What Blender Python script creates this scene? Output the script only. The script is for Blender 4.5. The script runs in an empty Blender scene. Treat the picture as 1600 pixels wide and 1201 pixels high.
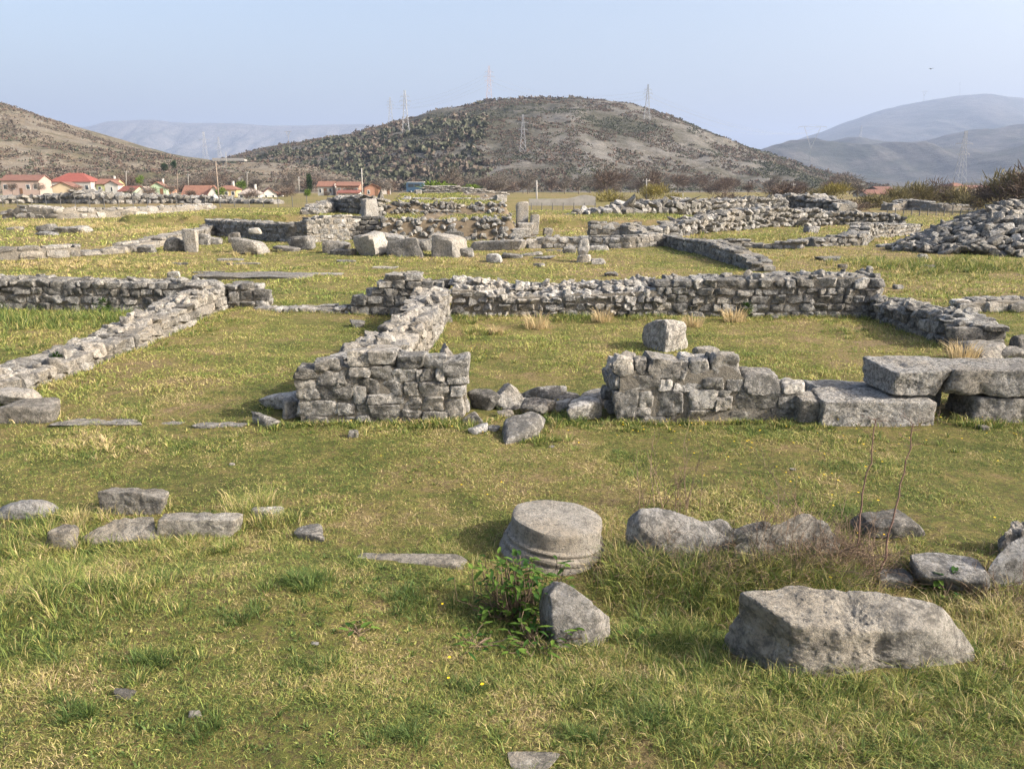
import bpy, math
import numpy as np
from mathutils import Vector
R = math.radians
C = bpy.context.scene.collection
SC = bpy.context.scene

# ------------------------------------------------------------------ camera
H, F = 2.2, 1200.0                      # eye height, focal length in photo pixels (1600 wide)
PITCH = math.atan((600.5 - 292.0) / F)
CA, SA = math.cos(PITCH), math.sin(PITCH)
cam = bpy.data.cameras.new('camera'); cam.sensor_width = 36.0; cam.lens = 27.0
cam.clip_start = 0.05; cam.clip_end = 40000
co = bpy.data.objects.new('camera', cam); C.objects.link(co)
co.location = (0, 0, H); co.rotation_euler = (math.pi / 2 - PITCH, 0, 0)
SC.camera = co
# ------------------------------------------------------------------ light
SUN_EL, SUN_AZ = R(30), R(104)          # azimuth clockwise from +Y (the view direction)
sv = Vector((math.sin(SUN_AZ) * math.cos(SUN_EL), math.cos(SUN_AZ) * math.cos(SUN_EL), math.sin(SUN_EL)))
sl = bpy.data.lights.new('sun', 'SUN'); sl.energy = 4.15; sl.angle = R(0.6); sl.color = (1.0, 0.945, 0.87)
so = bpy.data.objects.new('sun', sl); C.objects.link(so)
so.rotation_euler = sv.to_track_quat('Z', 'Y').to_euler(); so.location = (30, -10, 40)
W = bpy.data.worlds.new('World'); SC.world = W; W.use_nodes = True
wn = W.node_tree.nodes; sky = wn.new('ShaderNodeTexSky'); sky.sky_type = 'NISHITA'
sky.sun_disc = False; sky.sun_elevation = SUN_EL; sky.sun_rotation = SUN_AZ
sky.air_density = 1.0; sky.dust_density = 6.5; sky.ozone_density = 0.15
bg = wn['Background']; bg.inputs['Strength'].default_value = 0.15
W.node_tree.links.new(sky.outputs[0], bg.inputs[0])
SC.view_settings.view_transform = 'Standard'; SC.view_settings.look = 'None'
SC.view_settings.gamma = 1.0; SC.view_settings.exposure = 1.16
HAZE_DENSITY = 0.00016
SC.cycles.use_denoising = True; SC.cycles.denoising_prefilter = 'NONE'
SC.cycles.volume_bounces = 0
SC.cycles.max_bounces = 5
SC.cycles.transparent_max_bounces = 4

# ------------------------------------------------------------------ noise and small maths
def _hash(ix, iy, iz, seed):
    h = (ix.astype(np.int64) * 374761393 + iy.astype(np.int64) * 668265263 + iz.astype(np.int64) * 1440662683 + seed * 974711) & 0xFFFFFFFF
    h = ((h ^ (h >> 13)) * 1274126177) & 0xFFFFFFFF
    h = ((h ^ (h >> 15)) * 2246822519) & 0xFFFFFFFF
    return ((h ^ (h >> 16)) & 0xFFFFFF) / float(0xFFFFFF)
def vnoise(P, seed=0):
    i = np.floor(P); f = P - i; f = f * f * (3 - 2 * f); i = i.astype(np.int64); o = 0
    for dx in (0, 1):
        for dy in (0, 1):
            for dz in (0, 1):
                w = (f[:, 0] if dx else 1 - f[:, 0]) * (f[:, 1] if dy else 1 - f[:, 1]) * (f[:, 2] if dz else 1 - f[:, 2])
                o = o + w * _hash(i[:, 0] + dx, i[:, 1] + dy, i[:, 2] + dz, seed)
    return o * 2 - 1
def fbm(P, octaves=4, seed=0, gain=0.5):
    o, a, s = 0, 1.0, 1.0
    for k in range(octaves):
        o = o + a * vnoise(P * s + 17.3 * k, seed + k); a *= gain; s *= 2.03
    return o
def fbm2(x, y, sc, octaves=3, seed=0):
    x = np.atleast_1d(np.asarray(x, float)); y = np.atleast_1d(np.asarray(y, float))
    return fbm(np.stack([x.ravel() * sc, y.ravel() * sc, np.full(x.size, 0.37)], 1), octaves, seed).reshape(x.shape)
def sstep(a, b, x):
    t = np.clip((x - a) / (b - a), 0, 1); return t * t * (3 - 2 * t)

# ------------------------------------------------------------------ ground height and photo-to-place helpers
def gz(x, y):
    x = np.atleast_1d(np.asarray(x, float)); y = np.atleast_1d(np.asarray(y, float))
    near = 1 - sstep(45, 110, np.hypot(x, y))
    z = near * (0.05 * fbm2(x, y, 0.35, 3, 5) + 0.016 * fbm2(x, y, 1.9, 2, 9))
    z = z - 0.13 * np.exp(-((x - .95) / .8) ** 2 - ((y - 3.75) / .42) ** 2) - 0.08 * np.exp(-((x - 2.3) / .5) ** 2 - ((y - 3.9) / .4) ** 2) + .05 * (1 - sstep(2.5, 3.2, y))
    z = z + 0.14 * (1 - sstep(3.7, 4.6, y - 0.10 * x)) * sstep(0.2, -1.3, x)          # the bank the photographer stands on
    e = 47.2 + 0.5 * fbm2(x, y * 0, 0.45, 3, 21)
    z = z + 0.5 * sstep(e - .25, e + .3, y) * (1 - sstep(62, 78, y)) * sstep(-24.6, -23.2, x) * (1 - sstep(-11, -5, x))   # eroded terrace
    e2 = 43.5 + 0.4 * fbm2(x, y * 0, 0.5, 3, 22)
    z = z + 0.42 * sstep(e2 - .3, e2 + .4, y) * (1 - sstep(58, 75, y)) * sstep(0.6, 2, x) * (1 - sstep(9, 16, x))
    return z
def ray(u, v):
    x = (u - 800.0) / F; y = (600.5 - v) / F
    return x, CA + y * SA, -SA + y * CA
def at(u, v, z=None):
    dx, dy, dz = ray(u, v); g = 0.0 if z is None else z
    for _ in range(1 if z is not None else 5):
        t = (g - H) / dz
        if z is None: g = float(gz(dx * t, dy * t)[0])
    return np.array([dx * t, dy * t, g]), t
def atY(u, v, Y):
    dx, dy, dz = ray(u, v); t = Y / dy
    return np.array([dx * t, Y, H + dz * t])

# ------------------------------------------------------------------ mesh building
class MB:
    def __init__(s): s.v, s.f, s.c, s.m, s.n = [], [], [], [], 0
    def add(s, V, faces, col=(0.5, 0, 0, 1), mat=0):
        V = np.asarray(V, float).reshape(-1, 3); c = np.asarray(col, float)
        s.c.append(np.tile(c, (len(V), 1)) if c.ndim == 1 else c); s.v.append(V)
        for fa in faces:
            fa = np.asarray(fa, np.int64)
            if len(fa): s.f.append(fa + s.n); s.m.append(np.full(len(fa), mat))
        s.n += len(V)
    def build(s, name, mats, parent=None, origin=None, smooth=True, sharp=None):
        V = np.concatenate(s.v); col = np.concatenate(s.c)
        if not isinstance(mats, (list, tuple)): mats = [mats]
        me = bpy.data.meshes.new(name)
        off = np.array(parent.location) if parent is not None else (np.array(origin, float) if origin is not None else np.zeros(3))
        pp = parent.parent if parent is not None else None
        while pp is not None: off = off + np.array(pp.location); pp = pp.parent
        me.vertices.add(len(V)); me.vertices.foreach_set('co', (V - off).astype(np.float32).ravel())
        loops = np.concatenate([f.ravel() for f in s.f]); cnt = np.concatenate([np.full(len(f), f.shape[1]) for f in s.f])
        st = np.concatenate([[0], np.cumsum(cnt)[:-1]])
        me.loops.add(len(loops)); me.loops.foreach_set('vertex_index', loops.astype(np.int32))
        me.polygons.add(len(cnt)); me.polygons.foreach_set('loop_start', st.astype(np.int32))
        for m in mats: me.materials.append(m)
        me.polygons.foreach_set('material_index', np.concatenate(s.m).astype(np.int32))
        a = me.attributes.new('col', 'FLOAT_COLOR', 'POINT'); a.data.foreach_set('color', col.astype(np.float32).ravel())
        me.update(calc_edges=True)
        me.polygons.foreach_set('use_smooth', np.full(len(cnt), smooth))
        ms = [m for m in mats if 'limestone' in m.name or m.name == 'field_stone']
        if smooth and (ms or sharp): me.set_sharp_from_angle(angle=R(sharp or 30))
        o = bpy.data.objects.new(name, me); C.objects.link(o)
        if parent is not None: o.parent = parent
        elif origin is not None: o.location = origin
        return o
def tag(o, label=None, cat=None, group=None, kind=None):
    for k, x in (('label', label), ('category', cat), ('group', group), ('kind', kind)):
        if x: o[k] = x
    return o
def empty(name, loc, label, cat, group=None):
    o = bpy.data.objects.new(name, None); C.objects.link(o); o.location = [float(q) for q in loc]; o.empty_display_size = 0.2
    return tag(o, label, cat, group)
def copy_tree(o, loc, rz, sc=(1, 1, 1), label=None, parent=None):
    c = o.copy(); C.objects.link(c)
    if parent is None:
        c.location = [float(q) for q in loc]; c.rotation_euler = (0, 0, rz); c.scale = sc
        if label: c['label'] = label
    else: c.parent = parent
    for ch in o.children: copy_tree(ch, None, 0, parent=c)
    return c

_cs = {}
def cube_sphere(n):
    if n in _cs: return _cs[n]
    idx, V, Q = {}, [], []
    g = np.tan(np.linspace(-1, 1, n + 1) * math.pi / 4)
    for ax in range(3):
        for sg in (-1, 1):
            ids = np.zeros((n + 1, n + 1), int)
            for i in range(n + 1):
                for j in range(n + 1):
                    p = [0, 0, 0]; p[ax] = sg; p[(ax + 1) % 3] = g[i] * sg; p[(ax + 2) % 3] = g[j]
                    k = tuple(round(q, 6) for q in p)
                    if k not in idx: idx[k] = len(V); V.append(p)
                    ids[i, j] = idx[k]
            for i in range(n):
                for j in range(n): Q.append((ids[i, j], ids[i + 1, j], ids[i + 1, j + 1], ids[i, j + 1]))
    V = np.array(V, float); V /= np.linalg.norm(V, axis=1)[:, None]
    _cs[n] = (V, np.array(Q)); return _cs[n]
BOX = np.array([(1, 0, 0), (-1, 0, 0), (0, 1, 0), (0, -1, 0), (0, 0, 1), (0, 0, -1)], float)
def rotz(V, a):
    c, s = math.cos(a), math.sin(a); o = V.copy(); o[:, 0] = V[:, 0] * c - V[:, 1] * s; o[:, 1] = V[:, 0] * s + V[:, 1] * c; return o
def rotx(V, a):
    c, s = math.cos(a), math.sin(a); o = V.copy(); o[:, 1] = V[:, 1] * c - V[:, 2] * s; o[:, 2] = V[:, 1] * s + V[:, 2] * c; return o
def roty(V, a):
    c, s = math.cos(a), math.sin(a); o = V.copy(); o[:, 0] = V[:, 0] * c + V[:, 2] * s; o[:, 2] = -V[:, 0] * s + V[:, 2] * c; return o
def rough(V, D, amp, sc, seed, octv=4):
    P = V * sc + (seed % 991) * 3.17; f = fbm(P, octv, seed % 97, 0.58); g = vnoise(P * 1.3 + 40.5, seed % 89)
    return V + D * (amp * (f - 1.5 * np.clip(g - .30, 0, 1) - .25 * np.abs(f)))[:, None]
def stone(n, size, seed, k=5, p=24, jit=.12, amp=.07, nsc=1.6, cut=(.95, 1.3), octv=3):
    """a quarried or field stone: box planes plus k chips, softened edges, rough faces, centred on the origin"""
    rg = np.random.default_rng(seed); D, Q = cube_sphere(n)
    N = BOX + rg.normal(0, jit, (6, 3)); d = rg.uniform(.93, 1.03, 6)
    E = rg.normal(0, 1, (k, 3)); E /= np.linalg.norm(E, axis=1)[:, None]
    N = N / np.linalg.norm(N, axis=1)[:, None]
    e = np.abs(E).sum(1) * rg.uniform(cut[0], cut[1], k) * .62 + .22
    S = np.maximum(D @ np.vstack([N, E]).T, 0) / np.concatenate([d, e])
    r = 1 / (np.power(S, p).sum(1)) ** (1 / p)
    size = np.asarray(size, float); V = D * r[:, None] * size / 2
    m = float(np.prod(size) ** (1 / 3))
    return rough(V, D, amp * m, nsc / m, seed, octv), Q
def hull_rock(n, pts, seed, p=22, amp=.02, nsc=4.0, octv=5):
    """a rock with given corners (world points): rounded convex hull with a rough skin"""
    import bmesh
    bm = bmesh.new(); [bm.verts.new(q) for q in pts]
    bmesh.ops.convex_hull(bm, input=list(bm.verts)); bm.normal_update()
    c = np.mean([list(f.calc_center_median()) for f in bm.faces], axis=0)
    N = np.array([list(f.normal) for f in bm.faces]); P0 = np.array([list(f.verts[0].co) for f in bm.faces]); bm.free()
    s = np.sign(((P0 - c) * N).sum(1)); N = N * s[:, None]; d = np.abs(((P0 - c) * N).sum(1)) + 1e-4
    keep = []
    for i in range(len(N)):
        if not any(N[i] @ N[j] > .9995 for j in keep): keep.append(i)
    N, d = N[keep], d[keep]
    ext = np.ptp(np.array(pts), axis=0); D, Q = cube_sphere(n); D = D * np.maximum(ext, .05); D /= np.linalg.norm(D, axis=1)[:, None]
    r = 1 / (np.power(np.maximum(D @ N.T, 0) / d, p).sum(1)) ** (1 / p)
    V = D * r[:, None]
    return rough(V, D, amp, nsc, seed, octv) + c, Q
def tube(mb, pts, rad, sides=5, col=(.5, 0, 0, 1), mat=0, cap=False):
    pts = np.asarray(pts, float); n = len(pts); rad = np.broadcast_to(rad, n)
    T = np.gradient(pts, axis=0); T /= np.linalg.norm(T, axis=1)[:, None] + 1e-9
    up = np.where(np.abs(T[:, 2:3]) > .9, [[1., 0, 0]], [[0, 0, 1.]])
    A = np.cross(T, up); A /= np.linalg.norm(A, axis=1)[:, None] + 1e-9; B = np.cross(T, A)
    th = np.arange(sides) * 2 * math.pi / sides
    V = pts[:, None] + (A[:, None] * np.cos(th)[None, :, None] + B[:, None] * np.sin(th)[None, :, None]) * rad[:, None, None]
    q = [(i * sides + j, i * sides + (j + 1) % sides, (i + 1) * sides + (j + 1) % sides, (i + 1) * sides + j) for i in range(n - 1) for j in range(sides)]
    fs = [q]
    if cap: fs += [[tuple(range(sides))[::-1]], [tuple(range((n - 1) * sides, n * sides))]]
    mb.add(V.reshape(-1, 3), fs, col, mat)
def box(mb, c, s, col=(.5, 0, 0, 1), rz=0.0, mat=0):
    V = np.array([(x, y, z) for x in (-.5, .5) for y in (-.5, .5) for z in (-.5, .5)]) * np.asarray(s, float)
    mb.add(rotz(V, rz) + np.asarray(c, float), [[(0, 1, 3, 2), (4, 6, 7, 5), (0, 4, 5, 1), (2, 3, 7, 6), (0, 2, 6, 4), (1, 5, 7, 3)]], col, mat)

# ------------------------------------------------------------------ materials
class NT:
    def __init__(s, name):
        s.m = bpy.data.materials.new(name); s.m.use_nodes = True; s.t = s.m.node_tree; s.t.nodes.clear()
        s.out = s.n('ShaderNodeOutputMaterial'); s.pos = s.n('ShaderNodeNewGeometry').outputs['Position']
    def n(s, t, **kw):
        x = s.t.nodes.new(t)
        for k, v in kw.items(): setattr(x, k, v)
        return x
    def l(s, a, b): s.t.links.new(a, b)
    def set(s, sock, v):
        if hasattr(v, 'is_linked') or hasattr(v, 'links'): s.l(v, sock)
        else: sock.default_value = v
    def noise(s, scale, detail=4, rough=.55, vec=None, stretch=None, dist=0.0):
        v = vec or s.pos
        if stretch:
            mp = s.n('ShaderNodeMapping'); s.l(v, mp.inputs[0]); mp.inputs['Scale'].default_value = stretch; v = mp.outputs[0]
        x = s.n('ShaderNodeTexNoise'); s.l(v, x.inputs['Vector'])
        x.inputs['Scale'].default_value = scale; x.inputs['Detail'].default_value = detail; x.inputs['Roughness'].default_value = rough
        x.inputs['Distortion'].default_value = dist
        return x.outputs['Fac']
    def ramp(s, f, stops, interp='LINEAR'):
        x = s.n('ShaderNodeValToRGB'); s.l(f, x.inputs[0]); e = x.color_ramp.elements; x.color_ramp.interpolation = interp
        while len(e) < len(stops): e.new(0.5)
        for i, (p, c) in enumerate(stops): e[i].position = p; e[i].color = (*c, 1) if len(c) == 3 else c
        return x.outputs[0]
    def mix(s, f, a, b, bt='MIX'):
        x = s.n('ShaderNodeMix', data_type='RGBA', blend_type=bt)
        s.set(x.inputs[0], f); s.set(x.inputs[6], a if not isinstance(a, tuple) else (*a, 1)[:4]); s.set(x.inputs[7], b if not isinstance(b, tuple) else (*b, 1)[:4])
        return x.outputs[2]
    def math(s, op, a, b=0.0, c=None, clamp=False):
        x = s.n('ShaderNodeMath', operation=op, use_clamp=clamp); s.set(x.inputs[0], a); s.set(x.inputs[1], b)
        if c is not None: s.set(x.inputs[2], c)
        return x.outputs[0]
    def mapr(s, f, a, b, c=0.0, d=1.0):
        x = s.n('ShaderNodeMapRange'); s.l(f, x.inputs[0])
        for i, v in enumerate((a, b, c, d)): x.inputs[1 + i].default_value = v
        return x.outputs[0]
    def attr(s):
        x = s.n('ShaderNodeAttribute', attribute_name='col'); y = s.n('ShaderNodeSeparateColor'); s.l(x.outputs['Color'], y.inputs[0])
        return y.outputs[0], y.outputs[1], y.outputs[2]
    def bump(s, h, strength=.5, dist=.02, prev=None):
        x = s.n('ShaderNodeBump'); s.l(h, x.inputs['Height']); x.inputs['Strength'].default_value = strength; x.inputs['Distance'].default_value = dist
        if prev: s.l(prev, x.inputs['Normal'])
        return x.outputs[0]
    def pbsdf(s, col, rough=.9, nrm=None, spec=.25, metal=0.0):
        x = s.n('ShaderNodeBsdfPrincipled'); s.set(x.inputs['Base Color'], col if not isinstance(col, tuple) else (*col, 1))
        s.set(x.inputs['Roughness'], rough); x.inputs['Specular IOR Level'].default_value = spec; x.inputs['Metallic'].default_value = metal
        if nrm: s.l(nrm, x.inputs['Normal'])
        return x.outputs[0]
    def done(s, sh): s.l(sh, s.out.inputs[0]); return s.m

def stone_mat(name, light=(0.530, 0.511, 0.476), mid=(0.363, 0.350, 0.330), dark=(0.109, 0.106, 0.096), fs=1.0, lichen=.45, bump=.7, mortar=(.285, .258, .215), bd=.02):
    t = NT(name); tint, mort, lich = t.attr()
    a = t.noise(5 * fs, 8, .74, dist=.15); b = t.noise(34 * fs, 5, .7); c = t.noise(1.3 * fs, 4, .6)
    col = t.ramp(a, [(.40, mid), (.5, tuple((x + y) / 2 for x, y in zip(light, mid))), (.58, light)])
    col = t.mix(t.mapr(c, .42, .62, 0, .55), col, tuple(x * y for x, y in zip(light, (.90, .80, .66))), 'MIX')                 # warm staining
    d = t.math('ADD', t.math('MULTIPLY', a, .55), t.math('MULTIPLY', b, .45))
    lo = 0.5 - 0.09 * lichen
    dk = t.mapr(t.math('ADD', t.noise(15 * fs, 9, .78, dist=.15), t.math('MULTIPLY', lich, .14)), .53 - .06 * lichen, .65 - .06 * lichen, 0, .80)
    col = t.mix(dk, col, dark)                                                               # dark lichen
    wl = t.mapr(t.noise(24 * fs, 7, .72, dist=.3), .56, .66, 0, .5)
    col = t.mix(wl, col, tuple(min(x * 1.35, .75) for x in light))                                                     # pale lichen
    col = t.mix(t.mapr(b, .37, .48, .65, 0), col, dark)
    br = t.mapr(tint, 0, 1, .58, 1.2)
    col = t.mix(1.0, col, t.n_rgb(br), 'MULTIPLY')
    col = t.mix(mort, col, t.ramp(b, [(.3, tuple(x * .6 for x in mortar)), (.7, mortar)]))
    n1 = t.bump(t.noise(11 * fs, 9, .75, dist=.5), min(bump * 1.3, 1), bd * 3.5)
    n2 = t.bump(t.noise(60 * fs, 5, .7), bump, bd * .7, n1)
    return t.done(t.pbsdf(col, .92, n2, .2))
def n_rgb(s, f):
    x = s.n('ShaderNodeCombineColor'); [s.l(f, x.inputs[i]) for i in range(3)]; return x.outputs[0]
NT.n_rgb = n_rgb

def grass_colour(t, extra=None):
    """sward colour by place: green, olive, straw and bare earth patches (shared by the blades and the soil)"""
    cx = t.n('ShaderNodeSeparateXYZ'); t.l(t.pos, cx.inputs[0]); cc = t.n('ShaderNodeCombineXYZ')
    t.l(cx.outputs[0], cc.inputs[0]); t.l(cx.outputs[1], cc.inputs[1]); p = cc.outputs[0]
    a = t.noise(.28, 5, .6, p); b = t.noise(1.7, 6, .62, p, dist=.6); c = t.noise(9, 5, .65, p); e = t.noise(.035, 3, .5, p)
    v = t.math('ADD', t.math('ADD', t.math('MULTIPLY', a, .34), t.math('MULTIPLY', b, .40)), t.math('ADD', t.math('MULTIPLY', c, .34), t.math('MULTIPLY', e, .30)))
    v = t.math('SUBTRACT', v, .175)
    if extra is not None: v = t.math('ADD', v, extra)
    return v
G_STOPS = [(.36, (.086, .105, .027)), (.44, (.154, .168, .045)), (.50, (.242, .212, .070)), (.56, (.285, .215, .105)), (.64, (.36, .265, .16))]

def mat_ground():
    t = NT('turf_soil'); v = grass_colour(t, None)
    col = t.ramp(v, [(p, tuple(x * .80 for x in c)) for p, c in G_STOPS])
    f = t.noise(38, 6, .75); g = t.noise(140, 3, .7)
    col = t.mix(t.mapr(f, .47, .60, 0, .85), col, (.085, .064, .038))
    col = t.mix(t.mapr(g, .60, .75, 0, .6), col, (.34, .27, .16))
    n1 = t.bump(t.noise(16, 8, .75), .9, .05); n2 = t.bump(g, .7, .012, n1)
    return t.done(t.pbsdf(col, .95, n2, .1))
def mat_blade(name, shift=0.0, sat=1.0, spread=.46):
    t = NT(name); r, dry, hh = t.attr()
    ex = t.math('ADD', t.math('MULTIPLY', t.math('SUBTRACT', dry, .5), spread), shift)
    col = t.ramp(grass_colour(t, ex), [(.26, (.084, .130, .036)), (.38, (.195, .246, .058)), (.47, (.315, .322, .090)), (.57, (.425, .355, .148)), (.70, (.52, .41, .235))])
    col = t.mix(1.0, col, t.n_rgb(t.mapr(r, 0, 1, .7, 1.3)), 'MULTIPLY')
    d = t.pbsdf(col, .6, None, .2)
    tr = t.n('ShaderNodeBsdfTranslucent'); t.l(col, tr.inputs[0])
    mx = t.n('ShaderNodeMixShader'); mx.inputs[0].default_value = .28; t.l(d, mx.inputs[1]); t.l(tr.outputs[0], mx.inputs[2])
    return t.done(mx.outputs[0])
def mat_plain(name, col, rough=.8, var=.25, sc=3.0, bump=.2, spec=.25, metal=0.0, transl=0.0):
    t = NT(name); r, g, b = t.attr(); f = t.noise(sc, 6, .65)
    k = t.math('MULTIPLY', t.mapr(f, .25, .75, 1 - var, 1 + var), t.mapr(r, 0, 1, 1 - var, 1 + var))
    c = t.mix(1.0, col, t.n_rgb(k), 'MULTIPLY'); sh = t.pbsdf(c, rough, t.bump(f, bump, .05) if bump else None, spec, metal)
    if transl:
        tr = t.n('ShaderNodeBsdfTranslucent'); t.l(c, tr.inputs[0]); mx = t.n('ShaderNodeMixShader'); mx.inputs[0].default_value = transl
        t.l(sh, mx.inputs[1]); t.l(tr.outputs[0], mx.inputs[2]); sh = mx.outputs[0]
    return t.done(sh)
def mat_foliage(name, ca, cb, transl=.2):
    t = NT(name); r, g, b = t.attr(); c = t.mix(r, ca, cb); sh = t.pbsdf(c, .75, None, .15)
    tr = t.n('ShaderNodeBsdfTranslucent'); t.l(c, tr.inputs[0]); mx = t.n('ShaderNodeMixShader'); mx.inputs[0].default_value = transl
    t.l(sh, mx.inputs[1]); t.l(tr.outputs[0], mx.inputs[2]); return t.done(mx.outputs[0])
def mat_hill(name, earth, rock, green, fs=1.0, green_amt=.5, bump=6.0):
    t = NT(name)
    a = t.noise(.011 * fs, 6, .62); b = t.noise(.075 * fs, 7, .7, stretch=(1, 1, 2.6)); c = t.noise(.33 * fs, 6, .8)
    col = t.mix(t.mapr(b, .42, .60), earth, rock)
    col = t.mix(t.mapr(c, .47, .60, 0, .8), col, tuple(x * 1.22 for x in rock))
    gsel = t.math('ADD', t.math('MULTIPLY', a, .6), t.math('MULTIPLY', t.noise(.05 * fs, 6, .7), .4))
    col = t.mix(t.mapr(gsel, .56 - .12 * green_amt, .64 - .10 * green_amt, 0, .8), col, green)
    return t.done(t.pbsdf(col, .95, t.bump(b, .6, bump), .1))

STONE = stone_mat('limestone')
STONE_PALE = stone_mat('pale_limestone', light=(0.408, 0.391, 0.361), mid=(0.328, 0.311, 0.284), dark=(0.125, 0.119, 0.104), lichen=.2)
STONE_DARK = stone_mat('weathered_limestone', light=(0.447, 0.437, 0.413), mid=(0.303, 0.298, 0.278), dark=(0.083, 0.081, 0.075), lichen=.8)
STONE_BLUE = stone_mat('blue_grey_limestone', light=(0.430, 0.438, 0.441), mid=(0.359, 0.369, 0.375), dark=(0.117, 0.114, 0.109), lichen=.4)
STONE_FAR = stone_mat('field_stone', light=(0.475, 0.462, 0.435), mid=(0.331, 0.320, 0.302), dark=(0.100, 0.098, 0.090), fs=.6, lichen=.5, bd=.04)
STONE_PIT = stone_mat('pitted_limestone', light=(0.530, 0.511, 0.476), mid=(0.422, 0.409, 0.383), dark=(0.116, 0.113, 0.104), fs=1.6, lichen=.5, bump=1.0)
GROUND = mat_ground()
BLADE = mat_blade('grass_blade')
BLADE_TALL = mat_blade('tall_grass_blade', -.03, spread=.5)
BLADE_DRY = mat_blade('dry_grass_blade', .22)

# ------------------------------------------------------------------ ground sheet
def build_ground():
    rr = np.concatenate([[0.25], np.exp(np.linspace(math.log(.6), math.log(14000), 760))])
    th = np.concatenate([np.linspace(R(-52), R(52), 500), np.linspace(R(55), R(305), 60)])
    rg, tg = np.meshgrid(rr, th, indexing='ij'); x = rg * np.sin(tg); y = rg * np.cos(tg); z = gz(x, y)
    m, n = x.shape; V = np.stack([x, y, z], -1).reshape(-1, 3)
    i = np.arange(m - 1)[:, None] * n; j = np.arange(n)[None]; jn = (j + 1) % n
    Q = np.stack([i + j, i + jn, i + n + jn, i + n + j], -1).reshape(-1, 4)[:, ::-1]
    mb = MB(); V = np.vstack([V, [[0, 0, float(gz(0, 0)[0])]]]); c = len(V) - 1
    mb.add(V, [Q, [(c, (k + 1) % n, k) for k in range(n)]])
    tag(mb.build('ground', GROUND), kind='structure')
build_ground()

# ------------------------------------------------------------------ hills and mountains
def hill(name, px, Yr, Wf, Wb, mat, nx=300, ny=110, base=0.0, amp=3.0, nsc=.012, prof=1.0, ribs=0.0, seed=1, toe=0.0, rad=.85):
    P = np.array([atY(u, v, Yr) for u, v in px]); xs, zs = P[:, 0], P[:, 2]
    lo, hi = xs.min(), xs.max()
    def height(x, y):
        sh = x.shape; x = x.ravel(); y = y.ravel()
        x0 = x; x = x * np.where(y < Yr, (Yr / np.maximum(y, 50)) ** rad, 1.0); h = np.interp(x, xs, zs)
        k = max(3.0, (hi - lo) / 160)
        h = (h + np.interp(x - k, xs, zs) + np.interp(x + k, xs, zs)) / 3
        x = x0; t = np.where(y < Yr, (Yr - y) / Wf, (y - Yr) / Wb); t = np.clip(t, 0, 1)
        b = np.power(.5 + .5 * np.cos(math.pi * t), prof)
        b = np.where(y < Yr, b * (1 - toe) + toe * (1 - t), b)
        n = fbm(np.stack([x * nsc, y * nsc, x * 0 + seed], 1), 5, seed)
        z = h * b + amp * n * np.clip(b * (1.4 - b) * 2.2, 0.02, 1)
        if ribs: z = z + ribs * fbm(np.stack([x * nsc * 3.2, y * nsc * .7, x * 0], 1), 4, seed + 4) * np.clip(b * 2, 0, 1) * (1 - b) * 2
        return (z + base - 1.5 * (1 - np.clip(b * 12, 0, 1))).reshape(sh)
    x = np.linspace(lo, hi, nx); ty = np.concatenate([Yr - Wf * np.linspace(1, 0, ny) ** 1.15, Yr + Wb * np.linspace(0, 1, ny // 3)[1:]])
    X, Y = np.meshgrid(x, ty, indexing='ij'); Z = height(X, Y)
    m, n = X.shape; i = np.arange(m - 1)[:, None] * n; j = np.arange(n - 1)[None]
    Q = np.stack([i + j, i + n + j, i + n + j + 1, i + j + 1], -1).reshape(-1, 4)
    mb = MB(); mb.add(np.stack([X, Y, Z], -1).reshape(-1, 3), [Q])
    tag(mb.build(name, mat), kind='structure')
    return height
M_HILL = mat_hill('karst_slope', (.088, .078, .060), (.148, .141, .128), (.060, .058, .040), 1.0, .8)
M_HILL2 = mat_hill('brown_slope', (.125, .098, .064), (.175, .155, .125), (.075, .07, .038), 1.0, .6)
M_MTN = mat_hill('mountain_scrub', (.050, .050, .042), (.085, .080, .072), (.028, .034, .023), .22, .6, 20)
M_MTN2 = mat_hill('mountain_cliff', (.085, .082, .075), (.15, .142, .13), (.05, .055, .042), .10, .3, 60)
central = hill('central_hill', [(60, 291), (180, 275), (270, 258), (330, 245), (380, 234), (420, 224), (500, 210), (560, 200), (610, 187), (650, 178), (700, 168), (760, 160), (820, 156), (860, 156), (900, 155), (940, 159), (980, 166), (1020, 175), (1060, 187), (1120, 206), (1180, 227), (1240, 250), (1290, 269), (1330, 284), (1360, 292)],
               640, 360, 500, M_HILL, 420, 150, -4.0, 5.5, .011, .92, 2.0, 3, .25)
lefth = hill('left_hill', [(-900, 190), (-600, 150), (-350, 128), (-180, 138), (-60, 158), (0, 170), (40, 181), (90, 198), (140, 214), (200, 232), (260, 244), (320, 258), (380, 272), (430, 288)],
             520, 290, 400, M_HILL2, 300, 120, 0, 3.5, .013, .95, 1.5, 8, .2)
spur = hill('low_spur', [(-300, 240), (-60, 240), (60, 242), (130, 241), (200, 246), (260, 252), (330, 258), (400, 252), (470, 255), (540, 272), (620, 290)], 430, 170, 150, M_HILL2, 200, 60, 0, 2.5, .02, 1.0, 1.0, 15, .2)
hill('right_mountain', [(1000, 292), (1120, 262), (1180, 236), (1215, 226), (1260, 219), (1300, 220), (1340, 217), (1400, 221), (1440, 219), (1480, 211), (1530, 204), (1580, 198), (1640, 190), (1760, 180), (1900, 200)], 3000, 1700, 900, M_MTN, 220, 80, 0, 34, .0022, 1.0, 20, 23, .3)
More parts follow.
